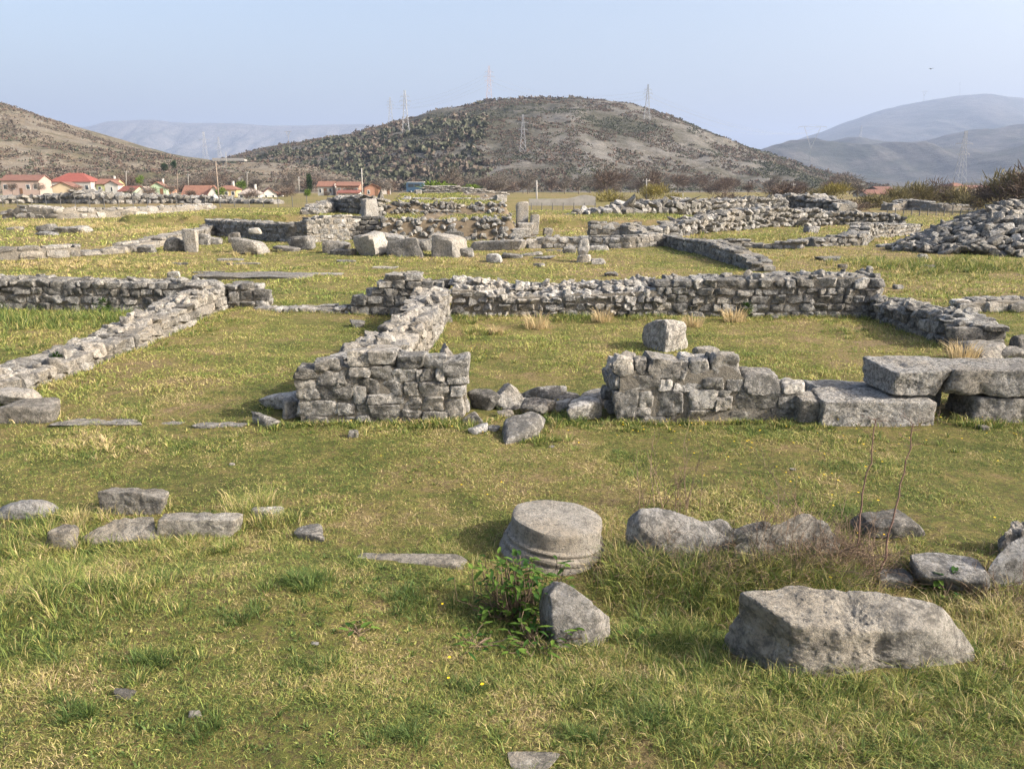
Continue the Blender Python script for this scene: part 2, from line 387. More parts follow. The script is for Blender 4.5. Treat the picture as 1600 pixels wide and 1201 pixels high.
hill('far_right_mountain', [(1000, 292), (1120, 268), (1200, 238), (1260, 217), (1300, 203), (1340, 187), (1380, 174), (1420, 163), (1460, 154), (1500, 148), (1540, 146), (1580, 151), (1620, 160), (1700, 178), (1900, 210)], 5600, 2500, 1500, M_MTN, 220, 80, 0, 50, .0012, 1.0, 40, 31, .3)
hill('far_left_mountain', [(-700, 240), (-300, 215), (-60, 222), (60, 205), (110, 200), (145, 200), (165, 191), (200, 189.5), (250, 189), (262, 192.5), (330, 193), (380, 194), (420, 197), (480, 197), (540, 194), (600, 196), (700, 205), (900, 240), (1000, 288)], 7200, 2600, 1500, M_MTN2, 420, 90, 0, 12, .0022, 1.7, 55, 41, .1)

# ------------------------------------------------------------------ footprint raster: no turf grows under stone
EXR, EX0, EX1 = .05, -30.0, 30.0
EX = np.zeros((1200, 1240), bool)
FOOT = []
def stamp(x, y, rx, ry, rz=0.0):
    if y < 15 and max(rx, ry) < 1.2: FOOT.append((x, y, rx, ry, rz))
    m = max(rx, ry); i0, i1 = int((x - m - EX0) / EXR), int((x + m - EX0) / EXR) + 2; j0, j1 = int((y - m) / EXR), int((y + m) / EXR) + 2
    i0, j0 = max(i0, 0), max(j0, 0); i1, j1 = min(i1, EX.shape[0]), min(j1, EX.shape[1])
    if i1 <= i0 or j1 <= j0: return
    gx = EX0 + (np.arange(i0, i1) + .5) * EXR - x; gy = (np.arange(j0, j1) + .5) * EXR - y
    c, s = math.cos(rz), math.sin(rz); a = (gx[:, None] * c + gy[None] * s) / rx; b = (-gx[:, None] * s + gy[None] * c) / ry
    EX[i0:i1, j0:j1] |= (np.abs(a) ** 3 + np.abs(b) ** 3) < 1

# ------------------------------------------------------------------ masonry
def core_strip(mb, path, hw, hs, z0, seed, inset=.05, noise=.03, cm=1.0):
    """the mortar and rubble core of a wall: an extruded strip with a rough top"""
    path = np.asarray(path, float); n = len(path); T = np.gradient(path, axis=0); T /= np.linalg.norm(T, axis=1)[:, None]
    Nn = np.stack([-T[:, 1], T[:, 0]], 1); k = 7; off = np.linspace(-1, 1, k) * max(hw - inset, .03)
    V = []
    for i in range(n):
        q = path[i][None] + Nn[i][None] * off[:, None]
        z = z0[i] + hs[i] + noise * fbm2(q[:, 0] * 5, q[:, 1] * 5, 1.0, 3, seed)
        ring = np.vstack([[*q[0], z0[i] - .25], np.column_stack([q, np.maximum(z, z0[i] - .2)]), [*q[-1], z0[i] - .25]])
        V.append(ring)
    V = np.array(V); m = k + 2; Q = [(i * m + j, (i + 1) * m + j, (i + 1) * m + j + 1, i * m + j + 1) for i in range(n - 1) for j in range(m - 1)]
    caps = [[tuple(range(m))], [tuple(range((n - 1) * m, n * m))[::-1]]]
    mb.add(V.reshape(-1, 3), [Q] + caps, (.5 if cm else .1, cm, 0, 1))
def along(pts, step):
    pts = np.asarray(pts, float); d = np.concatenate([[0], np.cumsum(np.linalg.norm(np.diff(pts, axis=0), axis=1))])
    n = max(2, int(d[-1] / step) + 1); s = np.linspace(0, d[-1], n)
    return np.stack([np.interp(s, d, pts[:, 0]), np.interp(s, d, pts[:, 1])], 1), s, d[-1]
def masonry(mb, pts, thick, prof, ch=.17, lr=(.16, .34), seed=1, n=4, front=1.0, k=6, p=24, jit=.13, amp=.085, rows=2, sink=.04, topfill=.0, gap=.955, tilt=.035, core=.048, cm=1.0):
    """courses of individually shaped stones along a line. prof: [(fraction, height)...]; front scales the height of the near row"""
    rg = np.random.default_rng(seed); path, s, L = along(pts, .14)
    pf = np.array(prof, float); hf = lambda q: np.interp(q / L, pf[:, 0], pf[:, 1])
    T = np.gradient(path, axis=0); T /= np.linalg.norm(T, axis=1)[:, None]
    def frame(q):
        x = np.interp(q, s, path[:, 0]); y = np.interp(q, s, path[:, 1]); tx = np.interp(q, s, T[:, 0]); ty = np.interp(q, s, T[:, 1]); return x, y, tx, ty
    z0 = gz(path[:, 0], path[:, 1]); hs = hf(s)
    core_strip(mb, path, thick / 2, np.maximum(hs * (front + 1) / 2 - ch * .40, .02), z0, seed, core, cm=cm)
    for q in range(len(path)): stamp(path[q, 0], path[q, 1], thick / 2 * .97, thick / 2 * .97)
    for r in range(rows):
        d = (r + .5) / rows * thick - thick / 2; side = -1 if d < 0 else 1      # left of travel is positive
        fr = front if (side < 0) == (True) else 1.0
        z = -sink; c = 0
        while z < pf[:, 1].max() * max(1, fr):
            h = ch * rg.uniform(.78, 1.25); q = -rg.uniform(0, .08)
            while q < L - .04:
                l = rg.uniform(*lr) * (h / ch) ** .5; mid = q + l / 2
                if mid > L: l = max(L - q + .03, .1); mid = q + l / 2
                hh = hf(min(max(mid, 0), L)) * fr
                av = hh - z
                if av > h * .45:
                    hx = min(h, av) if av < h * 1.15 else h
                    x, y, tx, ty = frame(min(max(mid, 0), L)); g = float(gz(x, y)[0])
                    V, Q = stone(n, (l * gap * 1.02, thick / rows * rg.uniform(.93, 1.08), hx * gap * 1.04), int(rg.integers(1e6)), k, p, jit, amp)
                    V = roty(rotx(V, rg.normal(0, tilt)), rg.normal(0, tilt)); V = rotz(V, math.atan2(ty, tx) + rg.normal(0, tilt))
                    mb.add(V + [x - ty * d, y + tx * d + rg.normal(0, .008), g + z + hx / 2], [Q], (np.clip(rg.normal(.5, .22), 0, 1), 0, rg.uniform(0, 1), 1))
                q += l
            z += h; c += 1
    m = int(topfill * L * thick * 36)
    for _ in range(m):                                                           # loose rubble bedded in the broken top
        q = rg.uniform(0, L); d = rg.uniform(-.42, .42) * thick; x, y, tx, ty = frame(q); g = float(gz(x, y)[0])
        hh = hf(q) * (1.0 if d > 0 else (front + 1) / 2 + (1 - front) * d / thick); w = rg.uniform(.07, .20)
        V, Q = stone(n, (w, w * rg.uniform(.6, 1), w * rg.uniform(.5, .9)), int(rg.integers(1e6)), 9, 20, .35, .10)
        mb.add(rotz(rotx(V, rg.normal(0, .3)), rg.uniform(0, 6)) + [x - ty * d, y + tx * d, g + hh - ch * .3 + rg.normal(0, .02)], [Q], (rg.uniform(.3, 1), 0, rg.uniform(0, .6), 1))
def wall(name, pts, thick, prof, label, cat='wall', mat=None, group=None, **kw):
    mb = MB(); masonry(mb, pts, thick, prof, **kw)
    o = np.array([pts[0][0], pts[0][1], float(gz(pts[0][0], pts[0][1])[0])])
    return tag(mb.build(name, mat or STONE, origin=o), label, cat, group)
G = lambda u, v: at(u, v)[0][:2]

def face_stones(mb, rects, Y, dep, seed, n=10, scale=1.0, off=(0, 0)):
    """stones of one visible wall face, each from its own outline on the plane y = Y"""
    rg = np.random.default_rng(seed)
    for (a, b, c, d) in rects:
        p0 = atY(off[0] + a / scale, off[1] + d / scale, Y); p1 = atY(off[0] + c / scale, off[1] + b / scale, Y)
        w, h = p1[0] - p0[0], p1[2] - p0[2]; dd = min(dep, max(.16, w * rg.uniform(.7, 1.1)))
        V, Q = stone(n, (w * 1.05, dd, h * 1.06), int(rg.integers(1e6)), 6, 22, .11, .075, 1.8, (.95, 1.3), 4)
        mb.add(rotz(V, rg.normal(0, .04)) + [(p0[0] + p1[0]) / 2, Y + dd / 2 + rg.uniform(-.02, .02), (p0[2] + p1[2]) / 2], [Q], (np.clip(rg.normal(.55, .2), 0, 1), 0, rg.uniform(0, 1), 1))

# left pier of the near wall ------------------------------------------------
def left_pier():
    Y, mb = 7.12, MB(); s, of = 2.667, (400, 380); rg = np.random.default_rng(4)
    rows = [(245, 484, 345, 530), (388, 455, 470, 516), (470, 452, 576, 516), (578, 472, 702, 522), (702, 470, 786, 522), (788, 484, 882, 556),
            (163, 520, 252, 572), (255, 528, 382, 592), (385, 518, 472, 556), (475, 515, 564, 568), (567, 524, 662, 580), (664, 528, 690, 578), (690, 526, 746, 572), (748, 522, 792, 576), (792, 554, 876, 592),
            (165, 572, 254, 656), (254, 595, 398, 668), (340, 558, 434, 600), (254, 574, 286, 594), (290, 566, 338, 594), (399, 600, 450, 670), (434, 565, 512, 628), (512, 570, 612, 642), (612, 580, 674, 637), (676, 578, 808, 640), (808, 590, 872, 640),
            (450, 630, 592, 674), (594, 640, 690, 698), (690, 640, 784, 704), (784, 640, 862, 735), (455, 672, 480, 690),
            (172, 660, 332, 728), (334, 668, 413, 724), (415, 674, 471, 720), (472, 672, 604, 748), (604, 698, 692, 754), (690, 704, 786, 748), (210, 724, 300, 756), (300, 722, 420, 756), (420, 718, 480, 752)]
    face_stones(mb, rows, Y, .34, 3, 10, s, of)
    x0, x1 = atY(460, 600, Y)[0], atY(727, 600, Y)[0]; L = x1 - x0
    pr = [(0, .40), (.06, .44), (.12, .52), (.3, .56), (.62, .58), (.72, .56), (.92, .55), (1, .5)]
    path, sarr, _ = along([(x0 + .03, Y + .33), (x1 - .05, Y + .33)], .08); f = (path[:, 0] - x0) / L
    core_strip(mb, path, .30, np.interp(f, *np.array(pr).T) - .03, gz(path[:, 0], path[:, 1]), 5, .0, .05)
    masonry(mb, [(x0, Y + .46), (x1 - .02, Y + .44)], .32, pr, .16, (.16, .32), 6, 5, 1.0, rows=1, topfill=.9)
    for q in path: stamp(q[0], q[1], .36, .36)
    return tag(mb.build('stone_wall', STONE, origin=(x0, Y, 0)), 'short grey rubble stone pier where the pale diagonal wall meets the near lawn', 'wall')
left_pier()
def right_pier():
    Y, mb = 7.18, MB(); s, of = 2.2857, (900, 380)
    rows = [(135, 415, 211, 476), (212, 418, 255, 472), (257, 415, 374, 482), (374, 425, 406, 486), (406, 418, 482, 482), (482, 402, 598, 482),
            (137, 476, 298, 530), (300, 486, 346, 522), (346, 484, 456, 526), (457, 481, 528, 522), (530, 484, 602, 534), (604, 470, 732, 532), (730, 500, 822, 538), (298, 518, 400, 528),
            (135, 530, 218, 622), (220, 532, 281, 586), (283, 524, 398, 614), (400, 522, 498, 594), (499, 545, 562, 598), (498, 526, 560, 546), (563, 530, 712, 607), (714, 535, 806, 594),
            (195, 586, 271, 622), (395, 596, 532, 632), (535, 604, 702, 634), (703, 592, 806, 642), (218, 620, 322, 646), (270, 612, 396, 640), (804, 545, 850, 590)]
    face_stones(mb, rows, Y, .36, 31, 10, s, of)
    x0, x1 = atY(961, 600, Y)[0], atY(1262, 600, Y)[0]; L = x1 - x0
    pr = [(0, .55), (.6, .57), (.66, .45), (.72, .40), (.84, .36), (.92, .26), (1, .16)]
    path, sarr, _ = along([(x0 + .05, Y + .33), (x1 - .05, Y + .33)], .08); f = (path[:, 0] - x0) / L
    core_strip(mb, path, .31, np.interp(f, *np.array(pr).T) - .03, gz(path[:, 0], path[:, 1]), 15, .0, .05)
    masonry(mb, [(x0, Y + .48), (x1 - .1, Y + .48)], .3, pr, .16, (.16, .34), 16, 5, 1.0, rows=1, topfill=.7)
    for q in path: stamp(q[0], q[1], .38, .38)
    return tag(mb.build('stone_wall', STONE, origin=(x0, Y, 0)), 'coursed grey stone pier with a sloping right end, beside the dressed stone blocks', 'wall')
right_pier()

# room walls ----------------------------------------------------------------
wall('stone_wall', [(-1.50, 7.75), (-1.46, 9.6), (-1.42, 11.5), (-1.38, 13.5)], .60, [(0, .56), (.1, .52), (.25, .42), (.4, .45), (.6, .42), (.8, .46), (.9, .55), (1, .5)],
     'pale sunlit stone wall running back from the left pier to the long rear wall', mat=STONE_PALE, ch=.135, lr=(.13, .30), seed=41, n=7, topfill=1.0)
wall('stone_wall', [(-2.85, 13.95), (-1.25, 13.95)], .6, [(0, .30), (.2, .42), (.32, .48), (.34, .72), (.75, .74), (.8, .62), (1, .60)],
     'dark stepped stump of wall rising left of the junction with the pale wall', mat=STONE_DARK, ch=.165, lr=(.18, .34), seed=42, n=7)
wall('stone_wall', [(-1.05, 13.92), (0.6, 13.9), (2.6, 13.82)], .95, [(0, .62), (.12, .58), (.3, .46), (.5, .45), (.75, .52), (1, .56)],
     'long broken wall with white mortar rubble along its sloping top, behind the grassy room', mat=STONE, ch=.12, lr=(.10, .24), seed=43, n=7, front=.70, topfill=2.2, jit=.16, k=6)
wall('stone_wall', [(2.55, 13.75), (4.2, 13.72), (6.45, 13.70)], .75, [(0, .60), (.2, .66), (.5, .70), (.9, .74), (1, .74)],
     'tall neatly coursed grey wall at the right rear corner of the grassy room', mat=STONE_DARK, ch=.15, lr=(.15, .34), seed=44, n=7, topfill=.3, tilt=.02)
wall('stone_wall', [(6.58, 13.3), (6.55, 12.2), (6.50, 11.2), (6.46, 10.45)], .74, [(0, .34), (.3, .32), (.5, .38), (.75, .42), (.85, .36), (1, .33)],
     'low crumbling wall on the right side of the room, casting shade to its left', mat=STONE_DARK, ch=.145, lr=(.15, .32), seed=45, n=7, topfill=.9, jit=.16)
wall('stone_wall', [(8.1, 13.9), (9.2, 13.95), (11.5, 14.0)], .5, [(0, .18), (.15, .24), (.5, .22), (1, .26)],
     'low row of wall stones in the grass beyond the right crumbling wall', mat=STONE, ch=.16, lr=(.25, .5), seed=46, n=6)
wall('stone_wall', [(-12.5, 14.0), (-9.9, 14.0), (-7.5, 13.97), (-5.45, 13.95)], .62, [(0, .60), (.36, .60), (.42, .66), (.47, .56), (.7, .54), (1, .53)],
     'dark lichen-stained rear wall of the left room, half shaded', mat=STONE_DARK, ch=.15, lr=(.16, .36), seed=47, n=7, topfill=.3)
wall('stone_wall', [(-5.62, 14.35), (-5.52, 12.5), (-5.50, 10.6), (-5.56, 9.2), (-5.72, 8.2), (-6.0, 6.9)], .66, [(0, .42), (.2, .40), (.32, .30), (.5, .27), (.55, .20), (.8, .20), (1, .18)],
     'low pale sunlit wall sloping down along the left side of the lawn', mat=STONE_PALE, ch=.13, lr=(.14, .32), seed=48, n=7, topfill=.7, jit=.12)
wall('stone_wall', [(-5.25, 14.45), (-4.62, 14.45)], .6, [(0, .42), (.5, .44), (.7, .36), (1, .32)],
     'short stub of wall at the far end of the low left wall', mat=STONE, ch=.17, lr=(.2, .34), seed=49, n=7)
wall('stone_wall', [(-4.6, 14.0), (-3.7, 13.97), (-2.85, 13.95)], .42, [(0, .06), (.4, .09), (1, .13)],
     'thin threshold of low stones between the left stub and the stepped dark wall', mat=STONE, ch=.10, lr=(.14, .36), seed=50, n=6, sink=.05)

# middle distance walls -------------------------------------------------------
def Wpx(name, pxs, thick, prof, label, back=True, **kw):
    pts = [G(u, v) + (np.array([0, thick / 2]) if back else 0) for u, v in pxs]
    return wall(name, pts, thick, prof, label, **kw)
Wpx('stone_wall', [(-60, 408), (40, 406), (112, 402)], .8, [(0, .34), (.5, .40), (1, .36)], 'pale two-course foundation wall at the far left beyond the lawn', mat=STONE_PALE, ch=.22, lr=(.4, .8), seed=51, n=3)
Wpx('stone_wall', [(112, 402), (170, 397), (200, 391), (262, 380), (330, 366)], .8, [(0, .14), (.2, .30), (.4, .34), (.75, .38), (1, .55)], 'line of pale foundation blocks climbing right from the far left wall', mat=STONE_PALE, ch=.24, lr=(.4, .8), seed=52, n=3)
Wpx('stone_wall', [(330, 366), (400, 374), (460, 378), (505, 378)], .9, [(0, .75), (.3, .8), (1, .8)], 'grey coursed wall in the grass left of the ruined podium', mat=STONE_FAR, ch=.2, lr=(.25, .5), seed=53, n=3)
Wpx('stone_wall', [(468, 380), (510, 378), (553, 374)], .9, [(0, .85), (.3, 1.05), (.7, 1.05), (1, .7)], 'taller curved stub of squared stones beside the podium steps', mat=STONE_FAR, ch=.2, lr=(.25, .45), seed=54, n=3)
Wpx('stone_wall', [(5, 342), (90, 342), (200, 339), (325, 335)], 1.2, [(0, .5), (.1, .9), (.5, .7), (1, .9)], 'pale long low ruin wall across the far left meadow', mat=STONE_PALE, ch=.35, lr=(.4, 1.0), seed=55, n=3, topfill=.4, jit=.2)
Wpx('stone_wall', [(824, 388), (900, 388), (985, 388), (1042, 385)], .7, [(0, .36), (.2, .46), (.25, .40), (.7, .44), (1, .45)], 'low double course wall running right from the podium blocks', mat=STONE_FAR, ch=.2, lr=(.25, .5), seed=56, n=3)
Wpx('stone_wall', [(922, 374), (975, 374), (1030, 378)], .8, [(0, .75), (.5, .7), (.7, .45), (1, .3)], 'dark corner stub of coursed wall stepping down to the right, behind the double course wall', mat=STONE_DARK, ch=.2, lr=(.3, .6), seed=57, n=3)
Wpx('stone_wall', [(1050, 384), (1105, 397), (1150, 411), (1192, 424)], .7, [(0, .42), (.4, .45), (.55, .5), (.9, .4), (1, .2)], 'low dark wall running diagonally towards the tall rear wall, shading the grass on its left', back=False, mat=STONE_DARK, ch=.18, lr=(.22, .42), seed=58, n=3)
Wpx('stone_wall', [(1100, 386), (1180, 388), (1260, 389)], .8, [(0, .2), (.3, .3), (.6, .22), (1, .34)], 'broken line of low stones right of the dark diagonal wall', mat=STONE_FAR, ch=.2, lr=(.25, .5), seed=59, n=3, jit=.25)
Wpx('stone_wall', [(1270, 386), (1345, 384), (1350, 374), (1432, 366)], .8, [(0, .35), (.3, .6), (.45, .7), (1, .5)], 'low grey wall corner in front of the dry-stone wall and left of the stone heap', mat=STONE_FAR, ch=.2, lr=(.25, .5), seed=60, n=3, jit=.2)
Wpx('dry_stone_wall', [(985, 372), (1050, 370), (1110, 363), (1180, 357), (1300, 352), (1412, 352)], 1.3, [(0, .3), (.12, .6), (.25, .8), (.4, 1.05), (.7, 1.0), (1, .6)], 'nearer rough dry-stone wall of loose field stones, left of the stone heap', mat=STONE_FAR, ch=.3, lr=(.25, .55), cm=0, core=.22, seed=61, n=3, jit=.3, k=7, p=16, topfill=.25, tilt=.25)
Wpx('dry_stone_wall', [(885, 336), (960, 336), (1060, 336), (1150, 334), (1240, 330), (1330, 334)], 2.2, [(0, .1), (.1, .7), (.3, 1.1), (.6, 1.2), (.8, 1.5), (.9, 1.5), (1, .9)], 'farther long bank of dry-stone walling below the bare thicket', mat=STONE_FAR, ch=.42, lr=(.35, .8), cm=0, core=.5, seed=62, n=2, jit=.3, k=7, p=16, topfill=.12, tilt=.3)
Wpx('dry_stone_wall', [(-60, 319), (60, 318), (150, 319), (260, 318), (340, 318), (430, 319)], 2.5, [(0, 1.0), (.2, 1.1), (.35, 1.7), (.5, 1.3), (.8, .9), (1, .5)], 'long grey rubble bank below the village, behind the wire fence', mat=STONE_FAR, ch=.6, lr=(.5, 1.1), cm=0, core=.6, seed=63, n=2, jit=.3, k=7, p=16, topfill=.06, tilt=.3)
Wpx('dry_stone_wall', [(478, 336), (520, 342), (560, 346), (600, 348)], 1.2, [(0, .3), (.1, .6), (.3, .7), (.7, 1.1), (1, 1.2)], 'rubble wing wall climbing from the meadow to the left shoulder of the podium', mat=STONE_FAR, ch=.3, lr=(.25, .6), cm=0, core=.22, seed=64, n=3, jit=.3, k=7, p=16, topfill=.3, tilt=.25)
Wpx('stone_wall', [(1390, 329), (1420, 328), (1470, 330), (1520, 329)], 1.2, [(0, .6), (.3, 1.1), (1, .5)], 'low grey wall behind the wire fence at the right, under the willow scrub', mat=STONE_FAR, ch=.4, lr=(.4, .9), seed=65, n=2, jit=.3, k=6)

# ------------------------------------------------------------------ ruined podium in the middle distance
EARTH = mat_plain('bare_earth', (.15, .118, .08), .95, .4, 2.2, .8)
PODGRASS = BLADE_DRY
def podium():
    root = empty('ruined_podium', (-3.0, 33.0, 0), 'ruined podium of rubble and earth with a grassy top behind the big white blocks', 'ruin')
    prof = np.array([(32.4, -.2), (32.8, .30), (33.0, .84), (34.9, 1.0), (35.05, 1.12), (35.25, 1.42), (38, 1.56), (41, 1.82), (44.5, 1.84), (45.5, -.2)])
    x = np.linspace(-7.6, 1.2, 120); y = np.linspace(32.4, 45.5, 110); X, Y = np.meshgrid(x, y, indexing='ij')
    def hz(X, Y):
        h = np.interp(Y, prof[:, 0], prof[:, 1]); l = -5.75 - .03 * (Y - 33); r = .25 - .08 * (Y - 33)
        e = sstep(l - .5, l + .25, X) * (1 - sstep(r - .5, r + .5, X))
        return h * e + .07 * fbm2(X, Y, 1.4, 4, 77) * e - .2 * (1 - e)
    Z = hz(X, Y); m, n = X.shape; i = np.arange(m - 1)[:, None] * n; j = np.arange(n - 1)[None]
    mb = MB(); mb.add(np.stack([X, Y, Z], -1).reshape(-1, 3), [np.stack([i + j, i + n + j, i + n + j + 1, i + j + 1], -1).reshape(-1, 4)])
    mb.build('earth_core', EARTH, root)
    rg = np.random.default_rng(8); mb = MB()
    for k in range(380):
        c = rg.random(); X0 = rg.uniform(-6.0, .4)
        if c < .52: Y0 = rg.uniform(32.5, 33.15)
        elif c < .84: Y0 = rg.uniform(34.9, 35.4)
        elif c < .91: Y0 = rg.uniform(33.4, 35)
        else: Y0, X0 = rg.uniform(33, 40), rg.uniform(-1.5, .6)
        w = rg.uniform(.12, .32) * (.6 if c > .78 else 1); V, Q = stone(2 if w < .2 else 3, (w, w * .7, w * rg.uniform(.45, .8)), int(rg.integers(1e6)), 6, 10, .3, .08)
        mb.add(rotz(rotx(V, rg.normal(0, .35)), rg.uniform(0, 6)) + [X0, Y0, float(hz(np.array([X0]), np.array([Y0]))[0]) + w * .12], [Q], (rg.uniform(.1, .9), 0, rg.uniform(0, 1), 1))
    for k in range(90):                                                          # a faint row of stones edging the top terrace
        X0 = rg.uniform(-5.3, -.6); w = rg.uniform(.12, .3); V, Q = stone(2, (w * 1.3, w, w * .5), int(rg.integers(1e6)), 5, 10, .2, .06)
        Y0 = 38.2 + rg.normal(0, .12); mb.add(V + [X0, Y0, float(hz(np.array([X0]), np.array([Y0]))[0]) + .03], [Q], (rg.uniform(.5, 1), 0, .2, 1))
    mb.build('rubble_facing', STONE_FAR, root)['kind'] = 'stuff'
    mb = MB(); N = 26000; X0 = rg.uniform(-6, .3, N); Y0 = np.where(rg.random(N) < .2, rg.uniform(33.2, 34.9, N), 35.3 + 7.1 * rg.random(N) ** .8); keep = fbm2(X0, Y0, .6, 3, 5) > -.25 + .3 * (X0 > -1.5); X0, Y0 = X0[keep], Y0[keep]
    blades(mb, X0, Y0, hz(X0, Y0), rg.uniform(.04, .13, len(X0)), .02, rg.uniform(0, .75, len(X0)), rg.uniform(.2, 1, len(X0)), rg)
    g = mb.build('turf', BLADE, root); g['kind'] = 'stuff'
    def blk(name, p, s, yaw=0, mat=STONE_PALE, sd=1):
        mb = MB(); V, Q = stone(8, s, sd, 3, 22, .05, .03, 2.0); mb.add(rotz(V, yaw) + np.array(p), [Q]); return mb.build(name, mat, root)
    blk('corner_block', (-6.25, 34.6, 1.0), (.72, .5, 1.5), .5, STONE_PALE, 3)
    blk('corner_pillar', (.42, 33.9, 1.05), (.55, .5, 1.0), .1, STONE_PALE, 5)
    blk('corner_pillar', (.95, 33.6, .62), (.36, .45, .85), .1, STONE_PALE, 6)
    blk('base_block', (.35, 33.1, .30), (.85, .6, .42), .15, STONE_FAR, 7); blk('base_block', (.55, 33.4, .58), (.7, .5, .3), .1, STONE_FAR, 8)
    blk('corner_block', (-.55, 37.6, 1.62), (.5, .5, .4), .3, STONE_FAR, 9); blk('corner_block', (-4.9, 41.3, 1.85), (.35, .4, .42), .3, STONE_FAR, 10)
    mb = MB(); rg = np.random.default_rng(3)                                       # stepped courses at the left corner
    for k in range(5):
        for q in range(4):
            V, Q = stone(4, (.42, .4, .19), int(rg.integers(1e6)), 4, 14, .08, .05); mb.add(V + [-7.55 + k * .12 + q * .42, 33.2 + k * .16, .1 + k * .2], [Q], (rg.uniform(.1, .6), 0, .8, 1))
    mb.build('step_courses', STONE_DARK, root)
    mb = MB(); rg = np.random.default_rng(30)
    for k in range(6):
        for q in range(17):
            hmax = [6, 6, 6, 6, 6, 6, 6, 5, 5, 5, 4, 4, 3, 3, 2, 2, 1][q]
            if k < hmax:
                V, Q = stone(3, (.3, .45, .135), int(rg.integers(1e6)), 4, 14, .1, .06); mb.add(V * [1, 1, .68] + [-4.75 + q * .28 + (k % 2) * .13, 43.0, 1.80 + k * .085], [Q], (rg.uniform(.3, .9), 0, .4, 1))
    mb.build('top_wall', STONE_PALE, root)
def blades(mb, x, y, z, h, w, dry, lean, rg, yaw=None, curve=.55, mat=0):
    """n grass blades, each a bent tapering strip"""
    n = len(x)
    if n == 0: return
    yaw = rg.uniform(0, 6.283, n) if yaw is None else yaw
    f = rg.uniform(0, 6.283, n); px, py = np.cos(f), np.sin(f); dx, dy = np.cos(yaw), np.sin(yaw)
    w = np.broadcast_to(w, n) * rg.uniform(.7, 1.3, n); l = h * lean
    B = np.stack([x, y, z - .01], 1); P = np.stack([px, py, 0 * px], 1); D = np.stack([dx, dy, 0 * dx], 1); U = np.array([0, 0, 1.])
    M = B + U * (h * curve)[:, None] + D * (l * .32)[:, None]; T = B + U * (h * (1 - .28 * np.minimum(lean, 2.2)))[:, None] + D * l[:, None]
    hw = (w / 2)[:, None]
    V = np.stack([B - P * hw, B + P * hw, M + P * hw * .8, M - P * hw * .8, T], 1).reshape(-1, 3)
    i = np.arange(n)[:, None] * 5
    r = rg.random(n); dry = np.broadcast_to(dry, n); col = np.zeros((n, 5, 4)); col[..., 0] = r[:, None]; col[..., 1] = dry[:, None]; col[..., 3] = 1
    mb.add(V, [i + np.array([[0, 1, 2, 3]]), i + np.array([[3, 2, 4]])], col.reshape(-1, 4), mat)
podium()

# ------------------------------------------------------------------ single stones
def rock(u, v, wpx, hpx, label, dep=.8, yaw=0.0, seed=1, mat=None, name='stone', cat='stone', k=6, p=12, jit=.22, amp=.05, sink=.18, n=9, group=None, dz=0.0, tilt=(0, 0), minh=.3):
    P, t = at(u, v); th = math.atan2(-ray(u, v)[2], ray(u, v)[1]); px = t / F
    w = wpx * px; d = w * dep; h = max((hpx * px - d * math.sin(th)) / math.cos(th), w * minh)
    c = P[:2] + np.array([0, d / 2]); g = float(gz(*c)[0]); hh = h * (1 + sink)
    V, Q = stone(n, (w, d, hh), seed, k, p, jit, amp, 1.8, (.95, 1.3), 4)
    V = rotz(rotx(roty(V, tilt[0]), tilt[1]), yaw) + [c[0], c[1], g + h - hh / 2 + dz]
    mb = MB(); mb.add(V, [Q], ((seed * 37 % 100) / 100, 0, (seed * 53 % 100) / 100, 1)); stamp(c[0], c[1], w / 2 * .9, d / 2 * .9, yaw)
    return tag(mb.build(name, mat or STONE, origin=(c[0], c[1], g)), label, cat, group)

RUB = [(756, 640, 44, 36, 11, 'knobbly pale stone lying against the right foot of the left pier'), (792, 640, 42, 36, 12, 'upright leaning slab in the gap between the two piers'),
       (852, 626, 56, 20, 13, 'flat tilted slab at the back of the rubble in the gap between the piers'), (838, 650, 50, 32, 14, 'wedge-shaped slab tilted to the right in the middle of the gap rubble'),
       (818, 686, 64, 38, 15, 'largest boulder in front of the gap rubble, out on the lawn edge'), (916, 657, 50, 42, 16, 'rounded block standing just left of the right pier'),
       (872, 644, 40, 20, 17, 'low flat stone beside the rounded block in the gap'), (938, 632, 58, 27, 18, 'dark slab lying half shaded against the back left foot of the right pier'),
       (789, 652, 20, 15, 19, 'small pale pebble-like stone below the upright leaning slab'), (738, 662, 26, 18, 20, 'small stone at the right front foot of the left pier'),
       (746, 679, 26, 16, 21, 'small round stone in grass left of the largest gap boulder'), (888, 629, 34, 13, 22, 'low bluish stone behind the rounded block in the gap'),
       (813, 633, 24, 14, 23, 'small stone wedged behind the leaning slab in the gap'), (771, 674, 20, 11, 24, 'tiny stone nestled in the weeds left of the largest gap boulder'),
       (453, 653, 28, 32, 25, 'small squared stone standing at the left foot of the left pier'), (415, 667, 26, 18, 26, 'lone small stone at the far left end of the left pier'),
       (436, 640, 64, 22, 27, 'flat shaded slab lying behind the left foot of the left pier'), (551, 684, 16, 14, 28, 'tiny grey stone alone on the lawn in front of the left pier')]
for u, v, w, h, sd, lb in RUB:
    rock(u, v, w, h, lb, dep=.75, yaw=(sd * .37 % 1.2) - .6, seed=sd, tilt=((sd * .71 % .7) - .35, (sd * .43 % .5) - .25), k=9, jit=.28, n=10)
rock(1048, 549, 54, 50, 'upright many-sided boulder alone on the grass behind the right pier', dep=.9, yaw=.3, seed=61, k=8, jit=.16, p=18, n=14, name='boulder', cat='boulder', minh=.85)
rock(1105, 566, 36, 28, 'rounded pale stone resting on top of the right pier', dep=.7, seed=62, dz=.0, k=8)
rock(1548, 560, 60, 24, 'stone with pale top behind the long dressed block, below the end of the crumbling wall', seed=63, dep=.8)
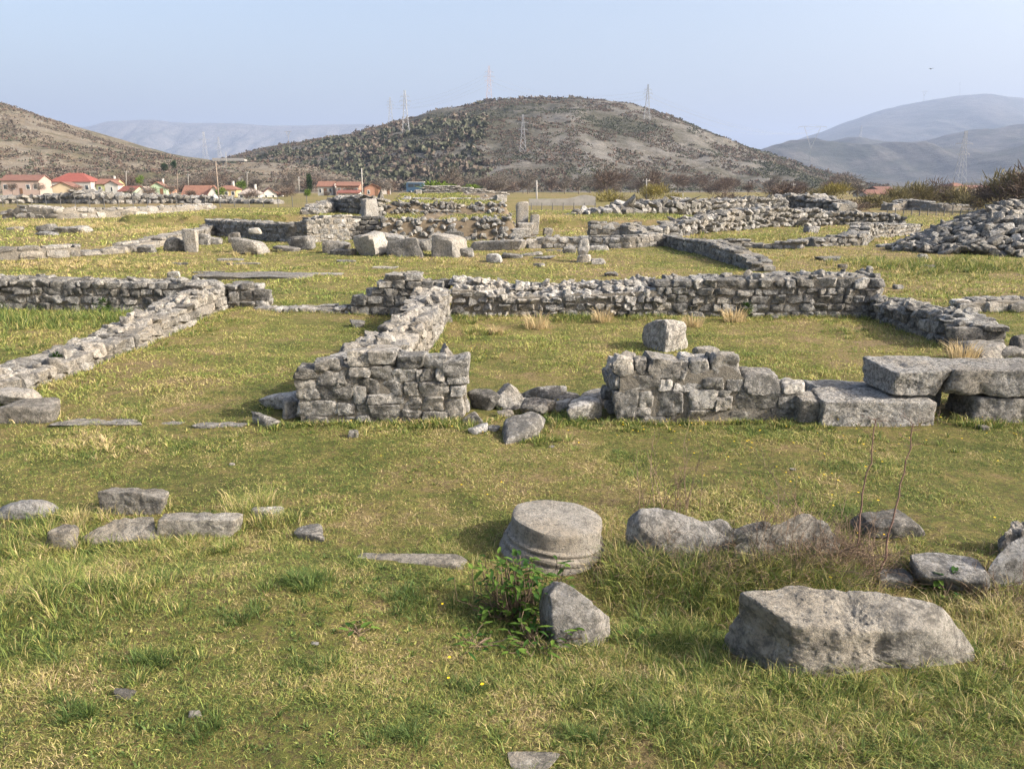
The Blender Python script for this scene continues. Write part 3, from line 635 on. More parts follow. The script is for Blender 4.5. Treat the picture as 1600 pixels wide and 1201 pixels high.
rock(1586, 562, 36, 22, 'darker stone right of the pale-topped stone behind the long dressed block', seed=64, dep=.8)
rock(1606, 556, 34, 34, 'grey stone cut by the right edge of the photo above the long dressed block', seed=65, dep=.8)
rock(558, 512, 20, 12, 'small squared stone on the grass in front of the thin threshold', seed=66, dep=.8)
for u, v, w, h, lb in [(150, 664, 120, 9, 'worn flat threshold slab flush with the turf, left of centre of the room opening'), (345, 668, 76, 12, 'cracked flat slab in the shade at the right of the room opening'), (250, 662, 60, 5, 'thin sliver of flat paving in the dry grass of the room opening')]:
    rock(u, v, w, h, lb, dep=.3, seed=u, k=6, jit=.2, minh=.03, sink=1.6, dz=-.012, name='stone_slab', cat='slab', mat=STONE_PALE)
# the rocky end of the low left wall
rock(30, 662, 92, 34, 'pale broken rock at the near end of the low left wall, at the photo edge', dep=.6, seed=71, mat=STONE_PALE, k=8, jit=.25, n=14, yaw=.15)
rock(14, 642, 60, 22, 'pale flat rock lying on the broken rock at the end of the low left wall', dep=.7, seed=72, mat=STONE_PALE, k=8, jit=.25, dz=.06, n=10)
rock(70, 652, 26, 16, 'small pale stone wedged beside the broken rock at the left wall end', dep=.7, seed=73, mat=STONE_PALE)

# dressed blocks at the right --------------------------------------------------
def block(name, x0, x1, y0, y1, z0, z1, label, seed, mat=STONE_PIT, n=34, amp=.032, yaw=0, jit=.04, p=30, k=5, cat='block'):
    V, Q = stone(n, (x1 - x0, y1 - y0, z1 - z0), seed, k, p, jit, amp, 3.2, (1.02, 1.3), 6); V = rotz(V, yaw)
    mb = MB(); mb.add(V + [(x0 + x1) / 2, (y0 + y1) / 2, (z0 + z1) / 2], [Q], ((seed * 37 % 60 + 20) / 100, 0, .3, 1)); stamp((x0 + x1) / 2, (y0 + y1) / 2, (x1 - x0) / 2, (y1 - y0) / 2)
    return tag(mb.build(name, mat, origin=((x0 + x1) / 2, (y0 + y1) / 2, z0)), label, cat)
block('stone_block', 2.93, 4.02, 6.95, 7.42, -.06, .26, 'long low pitted block on the grass with a chiselled front, right of the right pier', 81)
block('stone_block', 2.75, 2.98, 7.06, 7.34, -.05, .25, 'small upright block wedged between the right pier and the long low pitted block', 82, n=12, jit=.08)
block('stone_slab', 3.05, 4.35, 7.44, 7.80, .05, .25, 'flat bluish slab behind the long low pitted block, half under the upper blocks', 83, STONE_BLUE, cat='slab')
block('stone_block', 3.60, 4.12, 7.05, 7.62, .262, .525, 'upper block with a slanted left end resting on the long low pitted block', 84, jit=.09, k=4, yaw=-.03)
block('stone_block', 4.13, 5.30, 7.02, 7.62, .264, .53, 'long upper block with a notched top, continuing past the right photo edge', 85, jit=.04, k=3, yaw=-.01)
block('stone_block', 4.42, 5.3, 7.05, 7.5, -.05, .255, 'low support block in shadow under the long notched block', 86, STONE)

# row of big fallen blocks before the podium -------------------------------------
BB = [(578, 400, 44, 36, 'big rounded white block, leftmost of the three tallest in front of the podium', 1.0), (631, 401, 54, 30, 'wide white block with a groove, middle of the three tallest before the podium', .8), (698, 402, 48, 36, 'big white block with a socket hole, rightmost of the three tallest before the podium', .9),
      (728, 402, 24, 15, 'small pointed stone at the right foot of the block with the socket hole', .7), (524, 396, 36, 22, 'grey block with a small hole, left of the tall rounded white block', .9), (470, 391, 36, 22, 'tilted wedge of stone left of the holed grey block', .7),
      (535, 399, 40, 10, 'low flat slab in front of the holed grey block', .5), (652, 392, 42, 18, 'shaded block between the grooved and the socketed white blocks', .6), (600, 380, 62, 16, 'long weathered slab lying on the podium step behind the rounded white block', .5),
      (710, 386, 26, 26, 'upright pale stone behind the block with the socket hole', .8), (777, 391, 84, 17, 'long white horizontal beam stone at the right front of the podium', .35), (772, 410, 22, 14, 'small drum-like stone in the grass right of the white blocks', .9),
      (800, 404, 34, 7, 'thin flat slab right of the small drum-like stone', .5), (832, 400, 30, 6, 'thin flat slab below the double course wall', .5), (850, 405, 30, 5, 'narrow tilted slab in the grass below the double course wall', .5), (842, 417, 18, 7, 'small dark stone in the grass right of the drum-like stone', .7),
      (386, 398, 46, 24, 'pale carved block with a knob on top in the left meadow', .7), (446, 393, 36, 9, 'flat grey slab in the grass left of the tilted wedge', .6), (284, 393, 30, 18, 'leaning pale slab pair at the end of the foundation blocks', .7), (298, 394, 24, 38, 'tall tilted slab standing in the left meadow', .5),
      (268, 393, 26, 22, 'squat stone left of the tall tilted slab', .8), (318, 383, 18, 18, 'small upright pale stone behind the tall tilted slab', .8), (333, 383, 22, 12, 'low pale stone right of the small upright stone', .8), (366, 380, 18, 16, 'small block in front of the grey coursed wall', .8),
      (226, 395, 24, 13, 'brownish stone at the foot of the foundation blocks', .8), (200, 393, 22, 10, 'low stone at the foot of the foundation blocks, left of the brownish stone', .8),
      (68, 364, 24, 14, 'dark stone pair in the far left meadow', .8), (108, 364, 44, 12, 'flat broken rock right of the dark stones in the far left meadow', .7), (20, 360, 22, 6, 'low dark rock at the far left of the meadow', .8), (70, 368, 30, 6, 'low slab under the dark stones in the far left meadow', .6),
      (270, 437, 20, 14, 'pale knob of stone resting on the rear wall of the left room', .8), (955, 432, 20, 8, 'small pale stone on the lawn behind the broken rubble wall', .7), (935, 413, 20, 9, 'flat greyish stone on the lawn right of the carved pedestal', .7), (996, 356, 14, 8, 'lone stone on the bank behind the dark corner stub', .8),
      (1270, 364, 22, 11, 'dark lump of rock on the grass in front of the dry-stone wall', .8), (1405, 452, 14, 8, 'small pale stone on the lawn behind the right crumbling wall', .8), (1318, 421, 14, 9, 'pale stone in the grass right of the dark diagonal wall', .7), (1298, 408, 36, 8, 'low flat rock in the grass right of the broken line of stones', .6), (1443, 407, 14, 11, 'pale squared stone at the foot of the stone heap', .8), (1452, 420, 20, 6, 'flat stone in the grass below the stone heap', .6),
      (1385, 387, 24, 6, 'white flat stone just left of the stone heap', .6), (830, 372, 16, 10, 'tilted stone on the double course wall near the podium', .8), (856, 368, 14, 12, 'dark pointed stone behind the double course wall', .8), (1212, 498, 12, 7, 'tiny stone on the grass at the foot of the tall coursed wall', .8)]
for i, (u, v, w, h, lb, d) in enumerate(BB):
    pale = i in (0, 1, 2, 9, 10, 16, 19)
    rock(u, v, w, h, lb, dep=d, yaw=(i * .61 % .6) - .3, seed=240 + i, mat=STONE_PALE if pale else STONE_FAR, n=8 if w > 30 else 5, k=5, p=14, jit=.14, minh=.12, name='stone_block' if w > 30 and h > 14 else 'stone', cat='block' if w > 30 and h > 14 else 'stone', tilt=((i * .37 % .3) - .15, 0))
rock(398, 384, 18, 9, 'rounded knob of stone lying on the pale carved block', seed=251, dep=.8, dz=.45, mat=STONE_PALE, n=5)
# flat pavement slabs
for i, (u, v, w, h, lb) in enumerate([(390, 437, 176, 9, 'longest flat pavement slab, raised edge facing the lawn'), (322, 428, 44, 5, 'short flat slab left of the longest pavement slab'), (345, 433, 60, 5, 'flat slab overlapping the left end of the longest pavement slab'), (432, 429, 60, 4, 'thin slab behind the right half of the longest pavement slab'), (505, 430, 60, 4, 'thin sunken slab right of the longest pavement slab'),
                                      (360, 408, 40, 5, 'narrow slab in the grass below the pale carved block'), (380, 414, 50, 4, 'sunken slab in the grass between the carved block and the pavement'), (540, 410, 30, 4, 'sunken slab in front of the holed grey block'), (600, 420, 40, 4, 'sunken slab in front of the grooved white block'), (280, 414, 26, 4, 'small sunken slab at the left of the pavement'),
                                      (930, 392, 46, 9, 'square plinth slab behind the carved pedestal'), (872, 393, 40, 4, 'sunken paving slab left of the carved pedestal')]):
    rock(u, v, w, h, lb, dep=.35, seed=300 + i, mat=STONE_FAR, minh=.03, sink=.5, k=4, jit=.08, p=22, name='stone_slab', cat='slab', n=7)
def pedestal():
    P, t = at(912, 409); g = P[2]; root = empty('carved_pedestal', P, 'small carved pedestal, a broken figure-like stone on a white base on the far lawn', 'pedestal')
    mb = MB(); V, Q = stone(7, (.42, .40, .26), 5, 6, 12, .15, .05); mb.add(V + [P[0], P[1] + .2, g + .08], [Q], (.9, 0, 0, 1)); mb.build('base', STONE_PALE, root)
    mb = MB(); V, Q = stone(10, (.34, .30, .55), 9, 8, 9, .2, .09); V[:, :2] *= (1.0 - .35 * np.abs(V[:, 2:3] + .05) / .28); mb.add(V + [P[0], P[1] + .22, g + .42], [Q], (.8, 0, 0, 1)); mb.build('torso', STONE_PALE, root)
pedestal()
rock(890, 396, 20, 11, 'dark stone just left of the carved pedestal', seed=350, mat=STONE_DARK, n=5)

# ------------------------------------------------------------------ stone heap at the right: every visible stone its own object
def heap():
    rg = np.random.default_rng(12); protos = []
    for k in range(14):
        V, Q = stone(4, (1, rg.uniform(.6, .9), rg.uniform(.32, .62)), 900 + k, 7, 10, .25, .06); mb = MB(); mb.add(V, [Q], (k / 13, 0, (k * 5 % 14) / 14, 1)); protos.append(mb)
    tones = [STONE_FAR, STONE, STONE_DARK]; made = {}
    c = np.array([7.9 * 2.18, 27.9]); c[0] = 17.7
    hz = lambda x, y: 1.68 * np.clip(1 - np.sqrt(((x - c[0]) / np.where(x < c[0], 4.2, 4.6)) ** 2 + ((y - c[1]) / 2.9) ** 2), 0, 1) ** .92
    x = np.linspace(13, 23, 60); X, Y = np.meshgrid(x, np.linspace(24.6, 31.2, 50), indexing='ij'); Z = hz(X, Y) * .9 - .15; m, n = X.shape; i = np.arange(m - 1)[:, None] * n; j = np.arange(n - 1)[None]
    mb = MB(); mb.add(np.stack([X, Y, Z], -1).reshape(-1, 3), [np.stack([i + j, i + n + j, i + n + j + 1, i + j + 1], -1).reshape(-1, 4)], (.1, 0, .6, 1)); tag(mb.build('rubble', STONE_DARK, origin=(c[0], c[1], 0)), kind='stuff')
    done, tries = 0, 0; pts = []
    while done < 296 and tries < 14000:
        tries += 1; x = rg.uniform(13.2, 19.4); y = rg.uniform(24.9, 28.2); z = float(hz(np.array([x]), np.array([y]))[0])
        if z < .02: continue
        w = rg.choice([.24, .3, .36, .44, .54], p=[.2, .3, .25, .15, .1]) * rg.uniform(.9, 1.1)
        if any((x - a) ** 2 + (y - b) ** 2 * 1.0 + (z - q) ** 2 < (.335 * (w + ww) / 1.5) ** 2 for a, b, q, ww in pts): continue
        pts.append((x, y, z, w)); k = int(rg.integers(14)); mt = int(rg.integers(3)); key = (k, mt)
        if key not in made:
            o = protos[k].build('heap_stone', tones[mt], origin=(0, 0, 0)); made[key] = o
        else: o = made[key].copy(); C.objects.link(o)
        o.location = (x, y, z + w * .05 + float(gz(x, y)[0])); o.scale = (w, w, w * rg.uniform(.8, 1.25))
        sl = .5; o.rotation_euler = (rg.normal(.15, .25), rg.normal(0, .25), rg.uniform(0, 6.28))
        tag(o, 'grey field stone piled in the large stone heap at the right', 'stone', 'stones of the large heap'); done += 1
    for a in np.linspace(13.6, 20, 16): stamp(a, 27.8, .6, 2.2 * max(.2, 1 - abs(a - c[0]) / 4.6))
heap()

# ------------------------------------------------------------------ foreground stones
def hrock(pts, label, seed, mat=STONE, amp=.018, n=30, name='boulder', cat='boulder', p=22, nsc=4.0, skirt=1.05, tint=.5, low=-.14, octv=6):
    """pts: (u, v, height) corners read off the photograph; the foot is continued below the turf"""
    W3 = [at(u, v, z + 0.0)[0] for u, v, z in pts]; c = np.mean(W3, axis=0)
    g = float(gz(c[0], c[1])[0]); foot = [np.array([c[0] + (q[0] - c[0]) * skirt, c[1] + (q[1] - c[1]) * skirt, g + low]) for q in W3]
    V, Q = hull_rock(max(n, 40), [tuple(q) for q in W3 + foot], seed, max(p, 34), amp * 1.25, nsc, octv)
    mb = MB(); mb.add(V, [Q], (tint, 0, .3, 1)); w = np.ptp([q[0] for q in W3]); d = np.ptp([q[1] for q in W3]); stamp(c[0], c[1], w / 2 * .95, d / 2 * .95)
    return tag(mb.build(name, mat, origin=(c[0], c[1], g)), label, cat)
STONE_FG = stone_mat('foreground_limestone', light=(0.447, 0.420, 0.368), mid=(0.348, 0.327, 0.286), dark=(0.136, 0.128, 0.113), lichen=.35, bump=.9, fs=.9)
hrock([(1158, 924, .33), (1226, 913, .33), (1356, 915, .33), (1440, 935, .30), (1478, 955, .25), (1526, 1012, .06), (1232, 972, .31), (1330, 985, .27), (1440, 985, .22), (1124, 1000, .0), (1194, 1040, .0), (1252, 1050, .0), (1410, 1042, .0), (1524, 1038, .0)],
      'largest boulder at the lower right, flat-topped with a shaded left face', 5, STONE_FG, .030, 84, nsc=3.0, skirt=1.0, tint=.6, p=40, octv=7)
hrock([(845, 925, .20), (868, 908, .26), (893, 918, .26), (925, 935, .22), (950, 968, .08), (862, 935, .22), (868, 1010, .0), (930, 1005, .0), (850, 970, .05)],
      'angular white rock with rusty lichen beside the leafy weed, right of it', 7, STONE_PALE, .02, 30, nsc=5, skirt=.98, tint=.55, p=26)
hrock([(980, 812, .20), (1002, 796, .28), (1030, 796, .28), (1100, 814, .23), (1142, 842, .14), (998, 822, .21), (1060, 850, .1), (985, 868, .0), (1060, 880, .0), (1128, 875, .0)],
      'slanting grey rock right of the column drum', 9, STONE, .02, 30, tint=.5)
hrock([(1085, 818, .20), (1150, 812, .22), (1200, 818, .20), (1210, 850, .06), (1100, 850, .06)], 'flat pale rock behind the slanting grey rock', 11, STONE, .03, 24, nsc=6)
hrock([(1142, 850, .14), (1155, 824, .25), (1205, 808, .30), (1250, 804, .30), (1298, 822, .22), (1318, 855, .06), (1270, 880, .0), (1165, 885, .0)], 'dark rugged rock tangled in dry bramble', 13, STONE_DARK, .035, 28, nsc=5)
rock(1397, 843, 90, 48, 'grey hump-backed rock behind the bramble, between the two tall dry stalks', dep=.7, seed=411, k=8, n=18, jit=.2, yaw=.2)
rock(1497, 928, 108, 64, 'grey rock with a sunlit right slope, left of the bluish rock', dep=.7, seed=412, k=8, n=20, jit=.2, yaw=-.3)
rock(1406, 922, 52, 32, 'low shaded stone in the grass behind the largest boulder', dep=.8, seed=413, k=7, n=12, mat=STONE_DARK)
hrock([(1545, 885, .12), (1575, 845, .24), (1610, 830, .28), (1680, 850, .25), (1690, 900, .0), (1570, 898, .0)], 'smooth bluish sloping rock at the right edge of the photo', 17, STONE_BLUE, .012, 26)
hrock([(1565, 828, .20), (1580, 806, .26), (1640, 805, .26), (1660, 835, .2), (1560, 845, .05)], 'pitted grey rock behind the smooth bluish rock', 19, STONE, .03, 22, nsc=6)
block('stone_block', *(at(158, 798, .0)[0][0], at(252, 798, .0)[0][0]), at(205, 800, 0)[0][1], at(205, 778, .1)[0][1] + .16, -.05, .125, 'pale stone with a slanted edge standing at the back of the left foreground group', 91, STONE_FG, jit=.12, k=4, yaw=-.05)
hrock([(130, 838, .03), (175, 808, .12), (240, 806, .12), (250, 840, .02), (140, 846, .02)], 'low sloping slab at the front of the left foreground group', 21, STONE_FG, .012, 22, name='stone_slab', cat='slab')
block('stone_block', at(255, 830, 0)[0][0], at(376, 830, 0)[0][0], at(315, 842, 0)[0][1], at(315, 806, .1)[0][1], -.05, .13, 'broad rectangular pale slab at the right of the left foreground group', 92, STONE_FG, jit=.06, k=3, yaw=.05, cat='slab')
rock(92, 860, 40, 40, 'small pale upright stone left of the sloping slab', dep=.7, seed=414, n=12, mat=STONE_FG)
rock(481, 845, 40, 26, 'small grey angular stone alone on the edge of the bank', dep=.8, seed=415, n=12)
rock(412, 812, 44, 12, 'low stone half hidden by tall grass right of the rectangular slab', dep=.6, seed=416, n=10)
rock(30, 812, 76, 20, 'flat grey stone in the grass at the left edge', dep=.5, seed=417, n=12, mat=STONE_BLUE)
block('stone_kerb', at(560, 885, 0)[0][0], at(735, 885, 0)[0][0], at(640, 893, 0)[0][1], at(640, 877, 0)[0][1], -.1, .055, 'narrow pale kerb stone set flush in the turf left of the column drum', 93, STONE_FG, jit=.05, amp=.01, yaw=-.06, cat='kerb')
rock(828, 1205, 64, 22, 'pale flat stone cut by the bottom edge of the photo', dep=.6, seed=418, n=12, mat=STONE_FG, minh=.1)
for i, (u, v, w, lb) in enumerate([(190, 1092, 26, 'chip of white stone in the turf at the lower left'), (302, 1122, 18, 'small white chip of stone right of the larger white chip at the lower left'), (862, 700, 8, 'tiny white pebble on the near lawn'), (1540, 672, 16, 'small pale stone in the grass below the long notched block'), (490, 1008, 10, 'tiny pebble in the middle of the near turf'), (362, 727, 8, 'tiny white pebble on the lawn above the left foreground stones'), (1240, 735, 8, 'tiny pebble on the lawn between the shrub and the stalks')]):
    rock(u, v, w, w * .55, lb, dep=.8, seed=430 + i, n=5, mat=STONE_PALE, minh=.3)

def column_drum():
    P, t = at(866, 893); base = np.array([P[0], P[1] + .30, P[2] - .085])
    prof = [(-.06, .338), (.02, .338), (.08, .336), (.098, .328), (.106, .314), (.112, .312), (.120, .322), (.134, .325), (.147, .321), (.154, .308), (.160, .299), (.167, .300), (.174, .307), (.184, .308), (.192, .302), (.197, .291), (.215, .289), (.24, .287), (.265, .287), (.285, .289), (.303, .284), (.311, .268), (.314, .24), (.314, .16), (.312, .08), (.312, .004)]
    na = 96; th = np.arange(na) * 2 * math.pi / na; V = []
    for z, r in prof: V.append(np.stack([r * np.cos(th), r * np.sin(th), np.full(na, z)], 1))
    V = np.array(V).reshape(-1, 3); m = len(prof); D = V.copy(); D[:, 2] = 0; D /= np.linalg.norm(D, axis=1)[:, None] + 1e-9
    nz = fbm(V * 9, 5, 3); ch = fbm(V * 3.2 + 5, 3, 8)
    rr = np.hypot(V[:, 0], V[:, 1]); side = rr > .2
    V = V + D * (.005 * nz - .012 * np.clip(ch - .55, 0, 1))[:, None] * side[:, None]
    V[:, 2] += .008 * fbm(V * 7, 4, 21) * (V[:, 2] > .29)
    V[:, 0] -= .03 * (1 - sstep(-.05, .12, V[:, 2])) * np.clip((-V[:, 0] - .1) / .2, 0, 1)                       # the broken flaring foot at the left
    V = rotx(roty(V, .11), -.02)
    i = np.arange(m - 1)[:, None] * na; j = np.arange(na)[None]; jn = (j + 1) % na
    mb = MB(); mb.add(V + base, [np.stack([i + j, i + jn, i + na + jn, i + na + j], -1).reshape(-1, 4), [tuple(range((m - 1) * na, m * na))]], (.5, 0, .1, 1))
    stamp(base[0], base[1], .33, .33)
    tag(mb.build('column_drum', stone_mat('drum_limestone', light=(0.403, 0.377, 0.331), mid=(0.341, 0.319, 0.277), dark=(0.136, 0.128, 0.115), lichen=.2, bump=.9, fs=1.5, bd=.012), origin=base), 'round moulded column drum with a flat pale top, standing in the foreground turf', 'column drum')
column_drum()

# ------------------------------------------------------------------ turf
def free(x, y):
    i = ((x - EX0) / EXR).astype(int); j = (y / EXR).astype(int)
    ok = (i >= 0) & (i < EX.shape[0]) & (j >= 0) & (j < EX.shape[1]); o = np.ones(len(x), bool)
    o[ok] = ~EX[i[ok], j[ok]]; return o
def turf():
    rg = np.random.default_rng(77)
    # the sward thins out with distance from the path the photographer stands on
    for (r0, r1, N, h0, h1, w) in [(1.7, 5.0, 420000, .010, .042, .0030), (5.0, 9.0, 300000, .014, .040, .0050), (9, 16, 200000, .02, .055, .010), (16, 34, 150000, .03, .085, .02), (34, 75, 90000, .05, .14, .05)]:
        a = 1.3 if r0 > 4 else 1.0
        u = rg.random(N); r = (r0 ** (2 - a) + u * (r1 ** (2 - a) - r0 ** (2 - a))) ** (1 / (2 - a)); th = rg.uniform(R(-46), R(46), N)
        x, y = r * np.sin(th), r * np.cos(th)
        dens = fbm2(x, y, 1.3, 3, 31) + .5 * fbm2(x, y, 5.5, 2, 33)
        k = free(x, y) & (rg.random(N) < sstep(-.75, .45, dens) + .12); x, y, dens = x[k], y[k], dens[k]; n = len(x)
        tall = sstep(.0, 1.0, fbm2(x, y, .8, 3, 35) + .5 * fbm2(x, y, 3.5, 2, 36))
        h = rg.uniform(h0, h1, n) * (.85 + .9 * tall)
        dry = np.clip(rg.beta(1.6, 2.0, n) - .06 + .35 * fbm2(x, y, 3.1, 2, 37), 0, 1)
        if r0 >= 9: dry = .44 + (dry - .44) * .55
        mb = MB(); blades(mb, x, y, gz(x, y), h, w, dry, rg.uniform(.3, 2.0, n), rg)
        tag(mb.build('grass', BLADE), kind='stuff')
turf()
def tufts(name, zones, mat, seed, nb=34, w=.0034, HK=.72):
    rg = np.random.default_rng(seed); X, Y, Hh, Dr, Yw, Ln = [], [], [], [], [], []
    for (u, v, rad, hgt, cnt, dry) in zones:
        c = at(u, v)[0]
        for k in range(cnt):
            q = c[:2] + rg.normal(0, .5, 2) * rad * np.array([1, .75]); n = int(nb * rg.uniform(.5, 1.5)); s = hgt * HK * rg.uniform(.5, 1.25)
            a = rg.uniform(0, 6.283, n); rr = rg.random(n) ** .6 * .05 * (hgt / .15)
            X.append(q[0] + rr * np.cos(a)); Y.append(q[1] + rr * np.sin(a)); Yw.append(a + rg.normal(0, .5, n)); Hh.append(s * rg.uniform(.45, 1.1, n))
            Dr.append(np.clip(dry - .02 + rg.normal(0, .30, n), 0, 1)); Ln.append(rg.uniform(.25, 1.25, n))
    X, Y, Hh, Dr, Yw, Ln = map(np.concatenate, (X, Y, Hh, Dr, Yw, Ln)); k = free(X, Y) & (Y > 1.6)
    mb = MB(); blades(mb, X[k], Y[k], gz(X[k], Y[k]), Hh[k], w, Dr[k], Ln[k], rg, Yw[k]); o = mb.build(name, mat); tag(o, kind='stuff'); return o
tufts('tall_grass', [(40, 850, .45, .17, 50, .45), (90, 930, .6, .17, 80, .3), (200, 930, .45, .12, 50, .3), (60, 1010, .35, .12, 30, .25), (250, 855, .35, .13, 34, .5), (330, 860, .25, .11, 24, .4), (390, 800, .22, .24, 30, .6), (430, 815, .2, .18, 16, .55), (130, 815, .3, .16, 24, .7),
                     (200, 1040, .4, .09, 26, .3), (470, 910, .22, .12, 22, .05), (480, 950, .2, .09, 14, .1), (640, 930, .3, .09, 22, .2), (240, 1030, .25, .1, 12, .15), (720, 990, .35, .09, 26, .3), (880, 960, .2, .09, 10, .2),
                     (1000, 920, .35, .14, 44, .4), (1060, 950, .35, .15, 46, .45), (1080, 1000, .3, .13, 36, .3), (990, 1010, .3, .13, 34, .3), (900, 1060, .35, .11, 36, .3), (1000, 1080, .4, .12, 50, .35), (1120, 1070, .35, .14, 50, .3), (1230, 1075, .3, .14, 44, .3), (1330, 1065, .3, .14, 44, .3), (1440, 1060, .3, .15, 50, .35), (1530, 1050, .3, .14, 40, .35),
                     (1060, 905, .3, .3, 60, .3), (1150, 915, .3, .3, 60, .35), (990, 900, .2, .26, 40, .35), (1240, 905, .25, .28, 40, .4), (1060, 900, .3, .2, 50, .35), (1000, 870, .2, .18, 30, .45), (1200, 905, .3, .2, 50, .3), (1300, 910, .25, .2, 40, .4), (1100, 940, .3, .18, 44, .3), (1030, 1000, .25, .17, 30, .2), (890, 1010, .18, .14, 18, .25), (760, 960, .25, .1, 20, .2), (1560, 960, .25, .19, 44, .75), (1590, 1000, .25, .17, 34, .7), (1480, 1130, .4, .11, 44, .35), (1300, 1150, .45, .10, 50, .35), (1150, 1150, .4, .10, 40, .35), (1000, 1160, .4, .09, 34, .4), (800, 1110, .4, .08, 30, .35), (1590, 1110, .3, .12, 26, .3),
                     (1150, 890, .35, .15, 44, .6), (1260, 890, .35, .17, 48, .6), (1350, 890, .3, .15, 34, .6), (1430, 890, .25, .14, 22, .55), (960, 880, .2, .13, 22, .6), (1480, 940, .2, .1, 14, .4), (1560, 900, .2, .12, 14, .3)], BLADE_TALL, 5)
tufts('fescue_grass', [(470, 915, .10, .12, 12, -.25), (640, 945, .12, .10, 12, -.2), (245, 1035, .10, .11, 10, -.2), (500, 1045, .12, .09, 9, -.2), (745, 1080, .12, .09, 10, -.2), (620, 1150, .12, .08, 8, -.2), (1010, 1120, .15, .10, 12, -.2), (110, 1120, .15, .08, 10, -.2), (900, 1150, .14, .08, 9, -.2), (360, 960, .12, .09, 9, -.25), (330, 1150, .12, .08, 8, -.2)], BLADE_TALL, 15, nb=46, w=.003, HK=.9)
tufts('tall_grass', [(590, 665, .5, .09, 40, .3), (680, 665, .35, .12, 34, .45), (740, 660, .3, .10, 24, .5), (880, 660, .3, .14, 36, .3), (850, 690, .3, .10, 20, .3), (1000, 665, .4, .09, 30, .3), (1130, 665, .5, .09, 40, .3), (1240, 665, .35, .10, 26, .35), (1380, 680, .5, .07, 24, .3), (1500, 655, .4, .14, 44, .45), (1575, 665, .35, .13, 30, .35), (470, 668, .35, .09, 20, .3), (330, 690, .5, .07, 24, .5), (180, 700, .4, .10, 20, .9),
                     (60, 500, 1.6, .24, 150, .15), (200, 500, 1.2, .20, 70, .2), (270, 500, .6, .16, 34, .2), (60, 540, 1.5, .12, 60, .35), (330, 500, .5, .12, 34, .3), (300, 520, .4, .1, 20, .3), (260, 545, .3, .08, 14, .3), (720, 500, .5, .18, 34, .25), (750, 520, .5, .14, 26, .35), (900, 497, .5, .16, 34, .3), (1000, 497, .6, .14, 30, .35), (1180, 495, .6, .14, 30, .35), (1300, 495, .5, .14, 28, .4), (1320, 520, .5, .11, 28, .2), (590, 520, .5, .1, 26, .4), (740, 560, .5, .1, 26, .5), (150, 600, .4, .09, 16, .4), (560, 640, .2, .06, 4, .3), (640, 720, .8, .04, 20, .3)], BLADE_TALL, 6, w=.007, nb=24, HK=.85)
tufts('meadow_grass', [(250, 362, 3.5, .30, 120, .95), (150, 352, 4, .3, 110, .95), (60, 352, 4, .3, 90, .9), (330, 352, 4, .3, 90, .5), (420, 352, 4, .3, 80, .35), (300, 420, 3, .16, 60, .8), (180, 415, 3, .18, 70, .85), (60, 415, 3, .2, 70, .85), (700, 410, 2.2, .16, 60, .7), (850, 352, 2.5, .35, 90, .8), (900, 345, 4, .3, 100, .25), (1000, 348, 4, .3, 90, .25), (600, 338, 1, .2, 10, .6), (1250, 402, 3, .16, 70, .6), (1450, 430, 3, .2, 90, .6), (1400, 415, 2.2, .3, 90, .3), (1480, 418, 2, .34, 100, .3), (1560, 415, 2, .30, 80, .5), (1200, 400, 2, .2, 40, .7), (1200, 440, 2.5, .12, 40, .6), (1350, 435, 2, .14, 40, .6), (1540, 460, 1.5, .14, 40, .4), (1240, 372, 4, .25, 100, .45), (1180, 370, 3, .25, 70, .4), (520, 395, 1.4, .14, 30, .6), (820, 385, 1.5, .14, 30, .5), (380, 395, 1.5, .2, 40, .85)], BLADE_TALL, 7, nb=28, w=.013, HK=.85)
tufts('clover_leaves', [(u, v, .45, .034, 40, .05) for u, v in [(560, 900), (480, 970), (650, 1060), (300, 1000), (150, 1100), (400, 1120), (700, 1150), (560, 1170), (250, 1180), (60, 1170), (800, 1040), (1100, 1120), (620, 960), (900, 1120), (1400, 1150), (1200, 1180), (780, 1180), (350, 940), (440, 880)]], BLADE, 8, nb=16, w=.008, HK=.9)
def collars():
    rg = np.random.default_rng(19); X, Y = [], []
    for x, y, rx, ry, rz in FOOT:
        n = int((rx + ry) * 3.14 * (230 if y < 6 else 110)); a = rg.uniform(0, 6.283, n); k = rg.uniform(.98, 1.10, n) + .03 / max(rx, ry); u, v = np.cos(a), np.sin(a); q = (np.abs(u) ** 3 + np.abs(v) ** 3) ** (-1 / 3)
        px, py = rx * k * q * u, ry * k * q * v; c, s = math.cos(rz), math.sin(rz); X.append(x + px * c - py * s); Y.append(y + px * s + py * c)
    X, Y = np.concatenate(X), np.concatenate(Y); k = free(X, Y) & (rg.random(len(X)) < sstep(-.8, .5, fbm2(X, Y, 2.2, 2, 61)) + .15); X, Y = X[k], Y[k]; n = len(X)
    for near in (True, False):
        m = (Y < 6) == near; q = m.sum(); mb = MB()
        blades(mb, X[m], Y[m], gz(X[m], Y[m]), rg.uniform(.02, .11, q) * (1 if near else .9), .0034 if near else .007, np.clip(rg.normal(.42, .32, q), 0, 1), rg.uniform(.2, 1.3, q), rg); tag(mb.build('grass', BLADE_TALL), kind='stuff')
collars()
